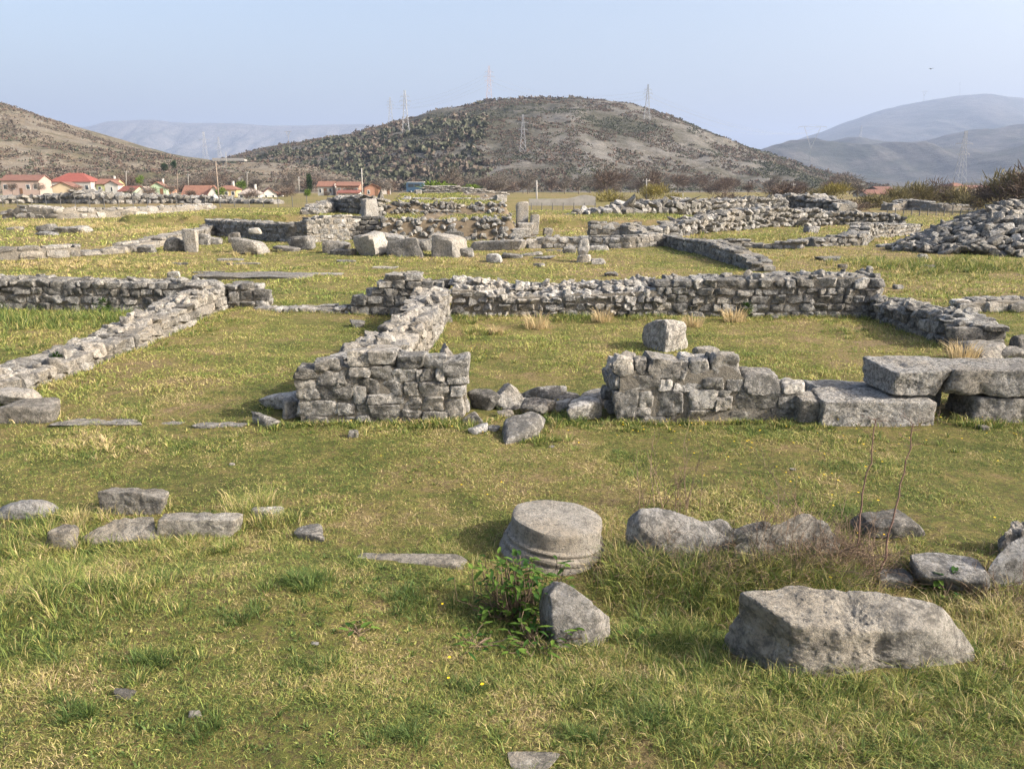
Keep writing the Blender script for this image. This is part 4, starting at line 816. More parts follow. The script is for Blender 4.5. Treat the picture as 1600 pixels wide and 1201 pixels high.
# dry pale tufts one can count
for i, (u, v, hpx, lb) in enumerate([(838, 512, 26, 'largest pale dry grass tuft in front of the broken rubble wall'), (940, 502, 22, 'pale dry grass tuft under the middle of the broken rubble wall'), (776, 522, 16, 'small pale dry tuft left of the largest dry tuft'), (1148, 502, 24, 'pale dry tuft in front of the coursed part of the rear wall'), (1082, 510, 22, 'pale dry tuft beside the upright boulder'), (1505, 560, 30, 'pale dry tuft at the near end of the right crumbling wall')]):
    P, t = at(u, v); rg = np.random.default_rng(i + 60); n = 170; h = hpx * t / F * 1.15; a = rg.uniform(0, 6.28, n); r = h * .5 * rg.random(n) ** .6
    mb = MB(); x = P[0] + r * np.cos(a) * 1.2; y = P[1] + r * np.sin(a); blades(mb, x, y, gz(x, y), h * rg.uniform(.4, 1.15, n), .008, np.full(n, 1.0), rg.uniform(.1, .9, n), rg, a)
    tag(mb.build('dry_grass_tuft', BLADE_DRY, origin=P), lb, 'grass tuft')
def flowers():
    rg = np.random.default_rng(3); mb = MB(); Z = [(1100, 690, 1.2, 40), (1400, 680, 1.2, 40), (1250, 740, 1.6, 30), (600, 680, .8, 14), (1050, 660, .5, 16), (730, 560, .6, 24), (1000, 530, 2, 16), (700, 800, .6, 6), (1180, 700, 1.2, 20), (1500, 660, .6, 20), (650, 950, .8, 7), (1200, 560, 1.2, 10), (690, 1060, .1, 3), (300, 560, 2, 8)]
    for u, v, rad, n in Z:
        c = at(u, v)[0]
        for k in range(n * 6 // 10):
            x, y = c[:2] + rg.normal(0, .6, 2) * rad
            if y < 2: continue
            z = float(gz(x, y)[0]) + rg.uniform(.03, .07); s = rg.uniform(.006, .010); th = np.arange(6) * 1.047
            V = np.stack([x + s * np.cos(th), y + s * np.sin(th), np.full(6, z)], 1); V = np.vstack([V, [x, y, z - s * .5]]); mb.add(V, [[(6, i, (i + 1) % 6) for i in range(6)]])
    tag(mb.build('wildflowers', mat_plain('yellow_petal', (.75, .52, .02), .6, .1, 3, 0)), kind='stuff')
flowers()

# leafy dock weed beside the drum ----------------------------------------------
LEAF = mat_foliage('dock_leaf', (.022, .065, .012), (.13, .21, .035), .28)
STEM = mat_plain('dry_stem', (.17, .122, .085), .85, .4, 20, .2)
STEM_RED = mat_plain('thorny_stem', (.20, .125, .095), .8, .3, 20, .2)
def leaf(mb, p, d, ln, wd, rg, col, droop=.5):
    k = 6; t = np.linspace(0, 1, k); d = d / np.linalg.norm(d); sd = np.cross(d, [0, 0, 1.]); sd /= np.linalg.norm(sd) + 1e-9; up = np.cross(sd, d)
    c = p + d * (t * ln)[:, None] - np.array([0, 0, 1.]) * (droop * ln * t ** 2)[:, None]; w = wd * np.sin(np.pi * np.clip(t * .93 + .05, 0, 1)) ** .8 * (1 - .25 * t)
    wav = .12 * wd * np.sin(t * 14 + rg.uniform(0, 6))
    V = np.concatenate([c + sd * w[:, None] + up * (wd * .22 + wav)[:, None], c, c - sd * w[:, None] + up * (wd * .22 - wav)[:, None]])
    Q = [(i, i + 1, k + i + 1, k + i) for i in range(k - 1)] + [(k + i, k + i + 1, 2 * k + i + 1, 2 * k + i) for i in range(k - 1)]
    mb.add(V, [Q], col)
def weed(u, v, n, s, hgt, label, seed, spread=.12):
    rg = np.random.default_rng(seed); P, t = at(u, v); root = empty('weed_plant', P, label, 'weed'); mb, ms = MB(), MB()
    for k in range(n):
        a = rg.uniform(0, 6.283); q = P + [rg.normal(0, spread), rg.normal(0, spread * .7), 0]; hh = hgt * rg.uniform(.1, 1) ** 1.2; q2 = q + [math.cos(a) * .05, math.sin(a) * .05, hh]
        tube(ms, [P, (q + q2) / 2 + [0, 0, .01], q2], .0022, 3, (rg.random(), 0, 0, 1))
        leaf(mb, q2, np.array([math.cos(a), math.sin(a), rg.uniform(-.1, .9)]), s * rg.uniform(.6, 1.35), s * rg.uniform(.15, .27), rg, (rg.random() ** 1.2, 0, 0, 1), rg.uniform(.1, .7))
    mb.build('leaves', LEAF, root); ms.build('stem', STEM, root)
weed(808, 968, 340, .062, .33, 'bright green broad-leaved weed growing up against the column drum', 4, .085)
weed(838, 1010, 70, .055, .12, 'lower leafy weed below the broad-leaved weed, at the foot of the white rock', 5, .09)
weed(985, 1000, 12, .07, .05, 'small leafy rosette right of the angular white rock', 6, .05)
weed(1475, 935, 10, .09, .14, 'leafy sprig at the left foot of the sunlit-slope rock', 7, .04)
weed(560, 990, 12, .06, .03, 'flat leafy rosette in the near turf left of centre', 8, .02)
weed(740, 1010, 26, .05, .06, 'patch of small leaves in the turf below the broad-leaved weed', 9, .05)
# dry stalks, shrub and bramble ---------------------------------------------------
def twig(mb, p, d, ln, r, depth, rg, bend=.18, kids=5, grav=0.0, ang=.6):
    k = 6; pts = [np.array(p, float)]; d = np.array(d, float); d /= np.linalg.norm(d)
    for i in range(k):
        d = d + rg.normal(0, bend, 3) * .5 + [0, 0, -grav]; d /= np.linalg.norm(d); pts.append(pts[-1] + d * ln / k)
    tube(mb, pts, np.linspace(r, r * .35, k + 1), 4 if r > .004 else 3, (rg.random(), 0, 0, 1))
    if depth > 0:
        for j in range(kids):
            q = rg.integers(1, k + 1); a = rg.normal(0, 1, 3); a -= d * (a @ d) * .6; a /= np.linalg.norm(a)
            twig(mb, pts[q], d * (1 - ang) + a * ang + [0, 0, .15], ln * rg.uniform(.25, .5), r * .5, depth - 1, rg, bend, max(2, kids - 2), grav, ang)
def stalk(u0, v0, u1, v1, label, seed):
    rg = np.random.default_rng(seed); P, t = at(u0, v0); T = atY(u1, v1, P[1] + .1); n = 14; s = np.linspace(0, 1, n)[:, None]
    pts = P * (1 - s) + T * s + np.column_stack([np.sin(s[:, 0] * 5 + seed) * .012 + rg.normal(0, .004, n), rg.normal(0, .006, n), 0 * s[:, 0]]); pts[0, 2] -= .03
    root = empty('dry_stalk', P, label, 'dry stalk'); mb = MB(); tube(mb, pts, np.linspace(.0062, .0032, n), 5, (.5, 0, 0, 1)); mb.build('stem', STEM_RED, root)
    mb = MB()
    for q in range(2, n):
        for e in range(3):
            a = rg.uniform(0, 6.28); ln = rg.uniform(.012, .03) if q < n * .72 else rg.uniform(.03, .17)
            twig(mb, pts[q] + (pts[min(q + 1, n - 1)] - pts[q]) * rg.random(), (math.cos(a), math.sin(a), .35), ln, .0019, 1 if ln > .06 else 0, rg, .25, 4)
    mb.build('thorn_twigs', STEM_RED, root)['kind'] = 'stuff'
stalk(1340, 870, 1366, 655, 'tall thin upright thorny stalk behind the largest boulder, left of the leaning stalk', 3)
stalk(1378, 905, 1424, 662, 'tall thorny stalk leaning right with spiky side twigs near its top', 4)
def dead_shrub(u, v, n, hgt, spread, label, seed, lean=(0, 0), name='dead_shrub', depth=1, kids=4, r=.0032, grav=0.0, mat=None):
    rg = np.random.default_rng(seed); P, t = at(u, v); mb = MB()
    for k in range(n):
        q = P + [rg.normal(0, spread), rg.normal(0, spread * .6), -.02]; d = np.array([rg.normal(lean[0], .22), rg.normal(lean[1], .18), 1.0])
        twig(mb, q, d, hgt * rg.uniform(.5, 1.1), r, depth, rg, .16, kids, grav, .45)
    tag(mb.build(name, mat or STEM, origin=P), label, 'shrub')
dead_shrub(1045, 798, 20, .48, .10, 'dead purplish twiggy shrub standing behind the slanting grey rock', 14)
dead_shrub(1240, 868, 26, .42, .20, 'tangled bare bramble sprawling over the dark rugged rock', 15, lean=(.1, 0), name='bramble', depth=2, kids=4, grav=.10, r=.0028)
dead_shrub(1320, 895, 22, .36, .14, 'low dry bramble tangle at the foot of the two tall stalks', 16, lean=(-.5, 0), name='bramble', depth=2, kids=4, grav=.12, r=.0026)
dead_shrub(1255, 815, 5, .62, .06, 'arching dry briar stems leaning left above the bramble', 17, lean=(-.65, -.1), name='briar', depth=1, kids=5, r=.0034)
dead_shrub(1150, 905, 18, .20, .20, 'short dry stems matted in front of the dark rugged rock', 18, depth=1, kids=3, r=.002)
dead_shrub(1460, 660, 10, .12, .14, 'small dry twigs in the grass under the long notched block', 19, depth=1, kids=4, r=.003)
dead_shrub(960, 905, 9, .34, .10, 'dry bent grass stems right of the column drum', 20, depth=0, r=.0016, lean=(.2, 0))
def undergrowth():
    rg = np.random.default_rng(91); mb = MB()
    for (u, v, rad, n, hh) in [(1010, 885, .22, 170, .22), (1090, 900, .25, 240, .24), (1180, 900, .22, 200, .24), (1275, 885, .22, 330, .32), (1340, 880, .2, 220, .28), (1420, 890, .18, 40, .16), (960, 880, .14, 40, .16), (1550, 930, .2, 70, .20), (1595, 940, .2, 60, .22), (1080, 960, .3, 70, .12), (1000, 960, .25, 50, .12), (850, 930, .12, 26, .14), (1470, 1045, .3, 50, .10), (1230, 1060, .4, 50, .10)]:
        c = at(u, v)[0]
        for k in range(n):
            q = c[:2] + rg.normal(0, .55, 2) * rad; g = float(gz(*q)[0])
            twig(mb, (q[0], q[1], g - .02), (rg.normal(0, .7), rg.normal(0, .6), .8), hh * rg.uniform(.4, 1.3), .0028, int(rg.random() < .5), rg, .3, 3, .10, .5)
    tag(mb.build('undergrowth', STEM), kind='stuff')
undergrowth()
for i, (u, v, rad, lb) in enumerate([(93, 581, .09, 'small dark green cushion shrub growing on the low left wall'), (162, 470, .12, 'dark green plant growing from the face of the rear wall of the left room'), (1167, 480, .10, 'olive plant growing from the face of the coursed rear wall')]):
    P = at(u, v)[0] if i == 0 else atY(u, v + 6, 13.62 if i == 1 else 13.33); P[2] = max(P[2], .16); rg = np.random.default_rng(i); mb = MB(); n = 260; q = rg.normal(0, 1, (n, 3)); q /= np.linalg.norm(q, axis=1)[:, None]; q *= rad * rg.uniform(.4, 1, n)[:, None]
    for k in range(n): leaf(mb, P + q[k], q[k] + [0, -.02, .02], .04, .011, rg, (rg.random() * .5, 0, 0, 1), .2)
    tag(mb.build('wall_plant', LEAF, origin=P), lb, 'plant')

# ------------------------------------------------------------------ trees and bushes of the plain
BARK = mat_plain('bark', (.13, .105, .085), .9, .3, 2, .3)
TW_BROWN = mat_foliage('brown_twigs', (.088, .066, .052), (.175, .130, .10), .1)
TW_GREY = mat_foliage('grey_twigs', (.085, .075, .062), (.19, .165, .14), .1)
TW_YEL = mat_foliage('yellow_buds', (.115, .10, .040), (.29, .245, .065), .2)
TW_OLIVE = mat_foliage('olive_twigs', (.075, .065, .035), (.19, .165, .07), .1)
EVER = mat_foliage('evergreen', (.018, .035, .016), (.05, .085, .03), .15)
GREENB = mat_foliage('spring_leaves', (.06, .11, .02), (.20, .27, .05), .25)
def twig_cloud(mb, rg, n, rx, rz, zc, ln, w, up=.6, gaps=.35, seed=0):
    """thin twig slivers gathered in lobes through the crown's volume"""
    L = rg.normal(0, 1, (9, 3)); L /= np.linalg.norm(L, axis=1)[:, None]; L *= rg.uniform(.25, .75, 9)[:, None]
    k = rg.integers(0, 9, n); q = L[k] + rg.normal(0, .27, (n, 3)); q = q[np.linalg.norm(q, axis=1) < 1.15]; n = len(q); P = q * [rx, rx, rz] + [0, 0, zc]
    d = q * [1, 1, .6] + rg.normal(0, .5, (n, 3)) + [0, 0, up]; d /= np.linalg.norm(d, axis=1)[:, None]; s = np.cross(d, rg.normal(0, 1, (n, 3))); s /= np.linalg.norm(s, axis=1)[:, None]
    l = ln * rg.uniform(.5, 1.3, n)[:, None]; ww = w * rg.uniform(.6, 1.4, n)[:, None]
    V = np.stack([P - s * ww, P + s * ww, P + d * l + s * ww * .3, P + d * l - s * ww * .3], 1).reshape(-1, 3); c = np.zeros((n, 4, 4)); c[..., 0] = rg.random(n)[:, None]; c[..., 3] = 1
    mb.add(V, [np.arange(n)[:, None] * 4 + np.array([[0, 1, 2, 3]])], c.reshape(-1, 4))
def tree_proto(name, mat, seed, h=8, rx=2.6, n=700, ln=.9, w=.06, trunk=.32, label='', cat='tree', group=None, up=.6, bush=False):
    rg = np.random.default_rng(seed); root = empty(name, (0, 0, 0), label, cat, group); mb = MB(); tk = h * trunk
    if bush:
        for k in range(9): a = rg.uniform(0, 6.28); twig(mb, (math.cos(a) * rx * .2, math.sin(a) * rx * .2, -.2), (math.cos(a) * .7, math.sin(a) * .7, 1), h * rg.uniform(.6, .9), h * .012, 1, rg, .15, 4, 0, .5)
    else:
        tube(mb, [(0, 0, -.5), (.05, 0, tk * .5), (.0, .05, tk), (.1, 0, h * .6)], [h * .026, h * .02, h * .017, h * .008], 6)
        for k in range(8): a = rg.uniform(0, 6.28); twig(mb, (0, 0, tk * rg.uniform(.7, 1.3)), (math.cos(a), math.sin(a), rg.uniform(.5, 1.4)), h * rg.uniform(.35, .55), h * .011, 2, rg, .22, 5, 0, .5)
    mb.build('trunk', BARK, root); mb = MB(); lo = .12 * h if bush else tk * .8
    twig_cloud(mb, rg, n, rx, (h - lo) / 2 * .95, lo + (h - lo) / 2, ln, w, up); mb.build('crown', mat, root); return root
PR = {}
def get_proto(kind, k):
    key = (kind, k)
    if key in PR: return PR[key], False
    A = dict(bare=('bare_tree', TW_BROWN, 900, .10), grey=('bare_tree', TW_GREY, 800, .09), yellow=('willow_bush', TW_YEL, 1000, .09), olive=('scrub_bush', TW_OLIVE, 1300, .07), ever=('evergreen_tree', EVER, 1500, .20), green=('green_tree', GREENB, 1200, .18), thick=('scrub_bush', TW_BROWN, 1100, .08))[kind]
    bush = kind in ('yellow', 'olive', 'thick')
    PR[key] = tree_proto(A[0], A[1], hash_seed(kind, k), 7 if not bush else 4, 2.7 if kind != 'ever' else 1.7, A[2], 1.0 if not bush else .75, A[3] * .55, .3 if kind != 'ever' else .12, '', 'tree' if not bush else 'bush', bush=bush, up=1.0 if kind in ('yellow', 'olive') else .5)
    return PR[key], True
def hash_seed(kind, k): return sum(map(ord, kind)) * 7 + k
CNT = {}
def plant(kind, u, vb, vt, Y, label, group=None, wf=1.0, ground=None, seed=0):
    n = CNT.get(kind, 0); CNT[kind] = n + 1; pr, new = get_proto(kind, n % 3); b = atY(u, vb, Y); top = atY(u, vt, Y); hh = top[2] - b[2]; base = 4 if kind in ('yellow', 'olive', 'thick') else 7
    z = b[2] if ground is None else ground; s = max(top[2] - z, .5) / base / .97
    if new: o = pr; o.location = (b[0], Y, z); o.scale = (s * wf, s * wf, s); o.rotation_euler = (0, 0, n * 2.1)
    else: o = copy_tree(pr, (b[0], Y, z), n * 2.1, (s * wf, s * wf, s))
    o['label'] = label
    if group: o['group'] = group
    elif 'group' in o: del o['group']
    return o
rg0 = np.random.default_rng(55)
for i in range(64):
    u = rg0.uniform(560, 1330); Y = rg0.uniform(215, 330); k = ['bare', 'grey', 'grey', 'thick', 'bare'][i % 5]; z = float(central(np.array([(u - 800) / F * Y * 1.03]), np.array([Y]))[0]); z = max(z, 0)
    hpx = rg0.uniform(15, 34) * (1.0 if k != 'thick' else .6); s = hpx * Y * 1.03 / F; b = 292 - (z - H) * F / (Y * 1.03)
    plant(k, u, b, b - hpx, Y, {'bare': 'bare brown tree in the leafless thicket at the foot of the central hill', 'grey': 'bare grey tree in the leafless thicket at the foot of the central hill', 'thick': 'low brown scrub bush in the leafless thicket at the foot of the central hill'}[k], {'bare': 'bare brown trees of the hill foot thicket', 'grey': 'bare grey trees of the hill foot thicket', 'thick': 'brown scrub bushes of the hill foot thicket'}[k], ground=z - .2, wf=1.25)
for i in range(46):
    u = rg0.uniform(20, 560); Y = rg0.uniform(255, 330); k = ['grey', 'bare', 'thick', 'grey'][i % 4]; x = (u - 800) / F * Y * 1.03
    hpx = rg0.uniform(10, 22); b = 299 - rg0.uniform(0, 12)
    plant(k, u, b, b - hpx, Y, {'bare': 'bare brown tree among the trees behind the village roofs', 'grey': 'bare grey tree among the trees behind the village roofs', 'thick': 'low brown bush among the trees behind the village roofs'}[k], {'bare': 'bare brown trees behind the village', 'grey': 'bare grey trees behind the village', 'thick': 'brown bushes behind the village'}[k], ground=0.0, wf=1.2)
for (k, u, vb, vt, Y, lb, wf) in [('bare', 945, 316, 262, 190, 'big reddish-brown bare tree behind the yellow bush on the plain', 1.15), ('bare', 1016, 318, 266, 190, 'reddish bare tree right of the big reddish-brown bare tree', .8), ('grey', 706, 308, 264, 190, 'pale grey bare tree standing above the podium, left of the green bush', 1.0),
        ('yellow', 950, 326, 298, 120, 'wide yellow-brown willow bush left of the bright yellow bush', 1.6), ('yellow', 1022, 322, 290, 118, 'bright yellow budding bush beside the concrete pole', 1.3), ('yellow', 1050, 322, 302, 119, 'small yellow bush at the right of the bright yellow bush', 1.2), ('yellow', 990, 324, 308, 118, 'low yellow-green bush between the two larger yellow bushes', 1.4),
        ('thick', 1225, 322, 288, 125, 'broad reddish-brown bush above the farther dry-stone wall', 1.9), ('thick', 1130, 322, 300, 140, 'low brown bush behind the farther dry-stone wall', 1.8), ('yellow', 1305, 318, 288, 100, 'yellow-green willow bush left of the long low roof', 1.3), ('olive', 1280, 318, 292, 105, 'olive bush beside the yellow-green willow bush', 1.2), ('grey', 1338, 318, 280, 110, 'bare grey tree right of the yellow-green willow bush', .9),
        ('olive', 1372, 336, 305, 85, 'low olive scrub bush in front of the long low roof', 1.7), ('thick', 1325, 340, 314, 75, 'low brown bramble bush over the dry-stone wall end', 2.2), ('thick', 1270, 338, 316, 80, 'wide brown bramble bush behind the nearer dry-stone wall', 2.0), ('olive', 1430, 328, 284, 90, 'tall olive-brown scrub bush, left of the pylon at the right', 1.25), ('thick', 1458, 328, 282, 92, 'tall dark brown scrub bush left of the pylon at the right', 1.0), ('olive', 1500, 328, 290, 90, 'olive scrub bush below the red roofs at the right', 1.4), ('olive', 1405, 330, 294, 88, 'rounded olive scrub bush right of the long low roof', 1.1),
        ('olive', 1575, 332, 264, 70, 'large dark bush at the right edge with yellowish top', 1.15), ('thick', 1610, 334, 262, 68, 'dense dark brown bush cut by the right edge', 1.3), ('thick', 1540, 332, 286, 72, 'dark brown bush at the left of the large dark bush', 1.1), ('olive', 1520, 332, 300, 76, 'low olive bush in front of the dark brown bush', 1.2),
        ('ever', 484, 300, 273, 200, 'dark green cypress-like tree left of the red-roofed row', .7), ('green', 220, 292, 275, 235, 'round green tree behind the village roofs', .9), ('green', 376, 302, 282, 220, 'pale green bushy tree behind the yellow house', 1.2), ('ever', 272, 264, 251, 330, 'dark evergreen on the slope above the village', 1.2), ('ever', 258, 268, 256, 325, 'second dark evergreen on the slope above the village, left of the other', 1.4),
        ('green', 682, 312, 284, 44.2, 'bright green ivy bush behind the top wall of the podium', 2.4), ('green', 735, 306, 289, 44.3, 'small bright green bush peeping over the podium top wall', 2.2), ('green', 700, 304, 288, 44.4, 'low bright green bush at the left end of the podium top wall', 2.2)]:
    plant(k, u, vb, vt, Y, lb, wf=wf)
for i, (u, vb, vt, Y) in enumerate([(62, 304, 284, 190), (118, 306, 290, 180), (150, 304, 284, 230), (186, 304, 282, 240), (206, 308, 293, 175), (236, 308, 292, 172), (268, 309, 286, 190), (300, 312, 297, 150), (325, 306, 280, 215), (346, 312, 294, 155), (372, 313, 290, 190), (392, 313, 296, 150), (432, 312, 288, 185), (450, 312, 292, 180), (20, 304, 286, 195), (480, 310, 296, 160), (512, 310, 298, 150), (548, 310, 292, 185), (605, 306, 284, 190)]):
    k = ['grey', 'thick', 'bare', 'green', 'grey', 'thick'][i % 6]
    plant(k, u, vb, vt, Y, {'grey': 'bare grey garden tree between the village houses', 'bare': 'bare brown garden tree between the village houses', 'thick': 'brown garden bush between the village houses', 'green': 'green garden tree between the village houses'}[k], 'garden trees between the village houses' if k != 'thick' else 'garden bushes between the village houses', wf=1.1)
# hillside scrub: masses nobody could count --------------------------------------
def scrub(name, hfun, N, ur, yr, seed, Ycen, sz, mats, dens=0.0, per=12):
    rg = np.random.default_rng(seed); Y = rg.uniform(*yr, N); u = rg.uniform(*ur, N); X = (u - 800) / F * Y * 1.0
    f = .22 * fbm2(X, Y, .012, 4, seed + 1) + .8 * fbm2(X, Y, .07, 4, seed + 2); hgt = hfun(X, Y); k = (f + dens * (1 - hgt / 70) > -.02) & (hgt > .3); X, Y, Z, f = X[k], Y[k], hgt[k], f[k]
    m = rg.integers(0, len(mats), len(X)); m = np.where(fbm2(X, Y, .02, 2, seed + 7) > .1, 0, m)
    mb = MB(); n = len(X)
    s = sz * rg.uniform(.4, 1.3, n); q = rg.normal(0, .42, (n, per, 3)) * [1.2, 1.2, .7] + [0, 0, .45]; P = np.stack([X, Y, Z], 1)[:, None] + q * s[:, None, None]
    d = rg.normal(0, 1, (n, per, 3)) + [0, 0, .6]; d /= np.linalg.norm(d, axis=2)[..., None]; e = np.cross(d, rg.normal(0, 1, (n, per, 3))); e /= np.linalg.norm(e, axis=2)[..., None]; w = (s * .34)[:, None, None]
    V = np.stack([P - d * w - e * w * .7, P + d * w * .3 - e * w, P + d * w + e * w * .6, P - d * w * .4 + e * w], 2); c = np.zeros((n, per, 4, 4)); c[..., 0] = rg.random((n, per, 1)); c[..., 3] = 1
    for j in range(len(mats)):
        g = m == j; vv = V[g].reshape(-1, 3); mb.add(vv, [np.arange(len(vv) // 4)[:, None] * 4 + np.array([[0, 1, 2, 3]])], c[g].reshape(-1, 4), j)
    tag(mb.build(name, mats, smooth=False), kind='stuff')
SCR_G = mat_foliage('scrub_green', (.060, .066, .046), (.108, .112, .072), .1)
SCR_B = mat_foliage('scrub_brown', (.085, .071, .057), (.17, .138, .108), .1)
SCR_R = mat_foliage('scrub_russet', (.095, .062, .048), (.165, .11, .085), .1)
scrub('hillside_scrub', central, 78000, (300, 1370), (285, 665), 3, 640, .85, [SCR_G, SCR_B, SCR_B, SCR_R], .25, 6)
scrub('hillside_scrub', central, 1900, (330, 760), (290, 560), 13, 640, 2.6, [SCR_G, SCR_B, SCR_G], .2, 16)
scrub('hillside_scrub', central, 2600, (330, 1330), (625, 660), 23, 640, 1.9, [SCR_B, SCR_B, SCR_G], .1, 14)
scrub('hillside_scrub', lefth, 18000, (-120, 460), (240, 540), 5, 520, .9, [SCR_B, SCR_B, SCR_G, SCR_R], .15, 7)

scrub('hillside_scrub', spur, 9000, (-120, 620), (265, 430), 35, 430, .9, [SCR_B, SCR_G, SCR_B, SCR_R], .1, 7)
# ------------------------------------------------------------------ village
def tile_mat(name, col):
    t = NT(name); a = t.noise(1.6, 5, .7); b = t.n('ShaderNodeTexWave'); b.wave_type = 'BANDS'; b.bands_direction = 'X'; t.l(t.pos, b.inputs[0]); b.inputs['Scale'].default_value = 1.4
    c = t.mix(t.mapr(a, .35, .7, 0, .6), col, tuple(x * .55 for x in col)); return t.done(t.pbsdf(c, .85, t.bump(b.outputs['Fac'], .5, .05), .2))
ROOF = {'red': tile_mat('red_tiles', (.21, .085, .065)), 'orange': tile_mat('orange_tiles', (.23, .12, .085)), 'brown': tile_mat('brown_tiles', (.20, .105, .08)), 'grey': tile_mat('grey_tiles', (.36, .31, .27)), 'bright': tile_mat('bright_red_tiles', (.25, .080, .062))}
WALLS = {k: mat_plain(k + '_plaster', c, .9, .08, 1.5, .1) for k, c in dict(white=(.50, .485, .45), pink=(.38, .29, .25), tan=(.46, .38, .26), yellow=(.50, .39, .20), green=(.34, .43, .29), grey=(.42, .39, .36), brick=(.34, .19, .13), lime=(.45, .46, .22)).items()}
WIN = mat_plain('window_glass', (.05, .06, .07), .15, .1, 1, 0, .5); DOOR = mat_plain('door_wood', (.16, .09, .05), .7, .1, 2, 0); WFR = mat_plain('window_frame', (.65, .64, .60), .6, .05, 2, 0)
def house(u0, u1, vr, ve, vb, Y, roof, wl, label, kind='side', yaw=0.0, dep=8.0, nwin=3, chim=True, frac=.5):
    """kind: side = ridge across the view, gable = gable end to the viewer, hip = four slopes"""
    a, b = atY(u0, ve, Y), atY(u1, ve, Y); w = (b[0] - a[0]); x = (a[0] + b[0]) / 2; ze = a[2]; zr = atY(u0, vr, Y)[2]; zb = -.6; rise = zr - ze; h = ze - zb; d = dep
    root = empty('house', (x, Y + d / 2, zb), label, 'house'); root.rotation_euler = (0, 0, yaw); root.scale = (.84, .84, .93)
    O = np.array(root.location)
    def add(mb, name, mat, parent=root, smooth=False): return mb.build(name, mat, parent, smooth=smooth)
    mb = MB(); c = lambda p: np.array(p, float) + O
    if kind == 'gable':
        P = [(-w / 2, -d / 2, 0), (w / 2, -d / 2, 0), (w / 2, -d / 2, h), (0, -d / 2, h + rise * .97), (-w / 2, -d / 2, h)]; B = [(p[0], d / 2, p[2]) for p in P]
        mb.add(c(P + B), [[(0, 1, 2, 3, 4), (9, 8, 7, 6, 5)], [(1, 6, 7, 2), (0, 4, 9, 5), (2, 7, 8, 3), (3, 8, 9, 4)]])
    elif kind == 'side':
        P = [(-w / 2, -d / 2, 0), (-w / 2, d / 2, 0), (-w / 2, d / 2, h), (-w / 2, 0, h + rise * .97), (-w / 2, -d / 2, h)]; B = [(w / 2, p[1], p[2]) for p in P]
        mb.add(c(P + B), [[(0, 4, 3, 2, 1), (5, 6, 7, 8, 9)], [(0, 5, 9, 4), (1, 2, 7, 6)]])
    else: box(mb, O + [0, 0, h / 2], (w, d, h))
    add(mb, 'wall', WALLS[wl])
    mb = MB(); o = .35; tk = .16
    if kind == 'hip':
        r = w * .18; V = [(-w / 2 - o, -d / 2 - o, h - .05), (w / 2 + o, -d / 2 - o, h - .05), (w / 2 + o, d / 2 + o, h - .05), (-w / 2 - o, d / 2 + o, h - .05), (-r, 0, h + rise), (r, 0, h + rise)]
        mb.add(c(V), [[(0, 1, 5, 4), (2, 3, 4, 5)], [(1, 2, 5), (3, 0, 4)], [(3, 2, 1, 0)]])
    else:
        hw = (w if kind == 'gable' else d) / 2; sl = rise / hw; e = hw + o; L = (d if kind == 'gable' else w) / 2 + o
        sec = [(-e, h - sl * o), (0, h + rise), (e, h - sl * o), (e, h - sl * o + tk), (0, h + rise + tk), (-e, h - sl * o + tk)]
        f = (lambda s, l: (s[0], l, s[1])) if kind == 'gable' else (lambda s, l: (l, s[0], s[1]))
        V = [f(s, -L) for s in sec] + [f(s, L) for s in sec]; mb.add(c(V), [[(i, (i + 1) % 6, (i + 1) % 6 + 6, i + 6) for i in range(6)] + [(0, 5, 4, 1), (1, 4, 3, 2), (6, 7, 10, 11), (7, 8, 9, 10)]])
    rf = add(mb, 'roof', ROOF[roof])
    if chim:
        mb = MB(); box(mb, O + [w * .22, .3, h + rise * .9 + .35], (.55, .55, 1.3)); box(mb, O + [w * .22, .3, h + rise * .9 + 1.06], (.7, .7, .14)); mb.build('chimney', WALLS['white'], rf)
    for k in range(nwin):
        wx = -w / 2 + w * (k + .5) / nwin; ww, wh = min(1.2, w * .16), min(1.25, h * .35)
        if nwin > 1 and k == nwin // 2 and h > 2.6:
            mb = MB(); box(mb, O + [wx, -d / 2 - .02, 1.0 + .6], (.95, .08, 2.0)); add(mb, 'door', DOOR); continue
        mb = MB(); zc = h * .62
        for q in ((-ww / 2, 0, .09, wh + .18), (ww / 2, 0, .09, wh + .18), (0, wh / 2 + .045, ww - .09, .09), (0, -wh / 2 - .045, ww - .09, .09)): box(mb, O + [wx + q[0], -d / 2 - .03, zc + q[1]], (q[2], .1, q[3]))
        fr = add(mb, 'window', WFR); mb = MB(); box(mb, O + [wx, -d / 2 - .01, zc], (ww - .09, .05, wh)); mb.build('pane', WIN, fr)
    return root
house(-8, 58, 271, 280, 296, 215, 'brown', 'pink', 'long pinkish house with a brown roof at the far left end of the village', 'side', .12, 9, 5, False)
house(66, 140, 267, 282, 297, 225, 'bright', 'grey', 'house with a bright red pyramid roof, second from the left in the village', 'hip', .1, 11, 5, False)
house(73, 108, 283, 291, 304, 195, 'brown', 'tan', 'beige barn-like gable house in front of the bright red pyramid roof', 'gable', .2, 8, 0, False)
house(145, 180, 278, 286, 296, 220, 'orange', 'lime', 'small white and lime house with an orange roof, right of the pyramid roof', 'side', .05, 7, 3, True)
house(160, 184, 281, 287, 296, 212, 'brown', 'white', 'white gable front attached before the small lime house', 'gable', .05, 4, 1, False)
house(183, 212, 290, 298, 307, 190, 'red', 'green', 'low house with pale green walls and a red roof', 'side', -.15, 6, 2, False)
house(210, 230, 291, 300, 308, 188, 'grey', 'white', 'small whitewashed gable cottage beside the pale green house', 'gable', .2, 6, 1, False)
house(222, 252, 283, 292, 304, 200, 'orange', 'green', 'orange-roofed house with a pale green gable end', 'gable', .25, 9, 2, True)
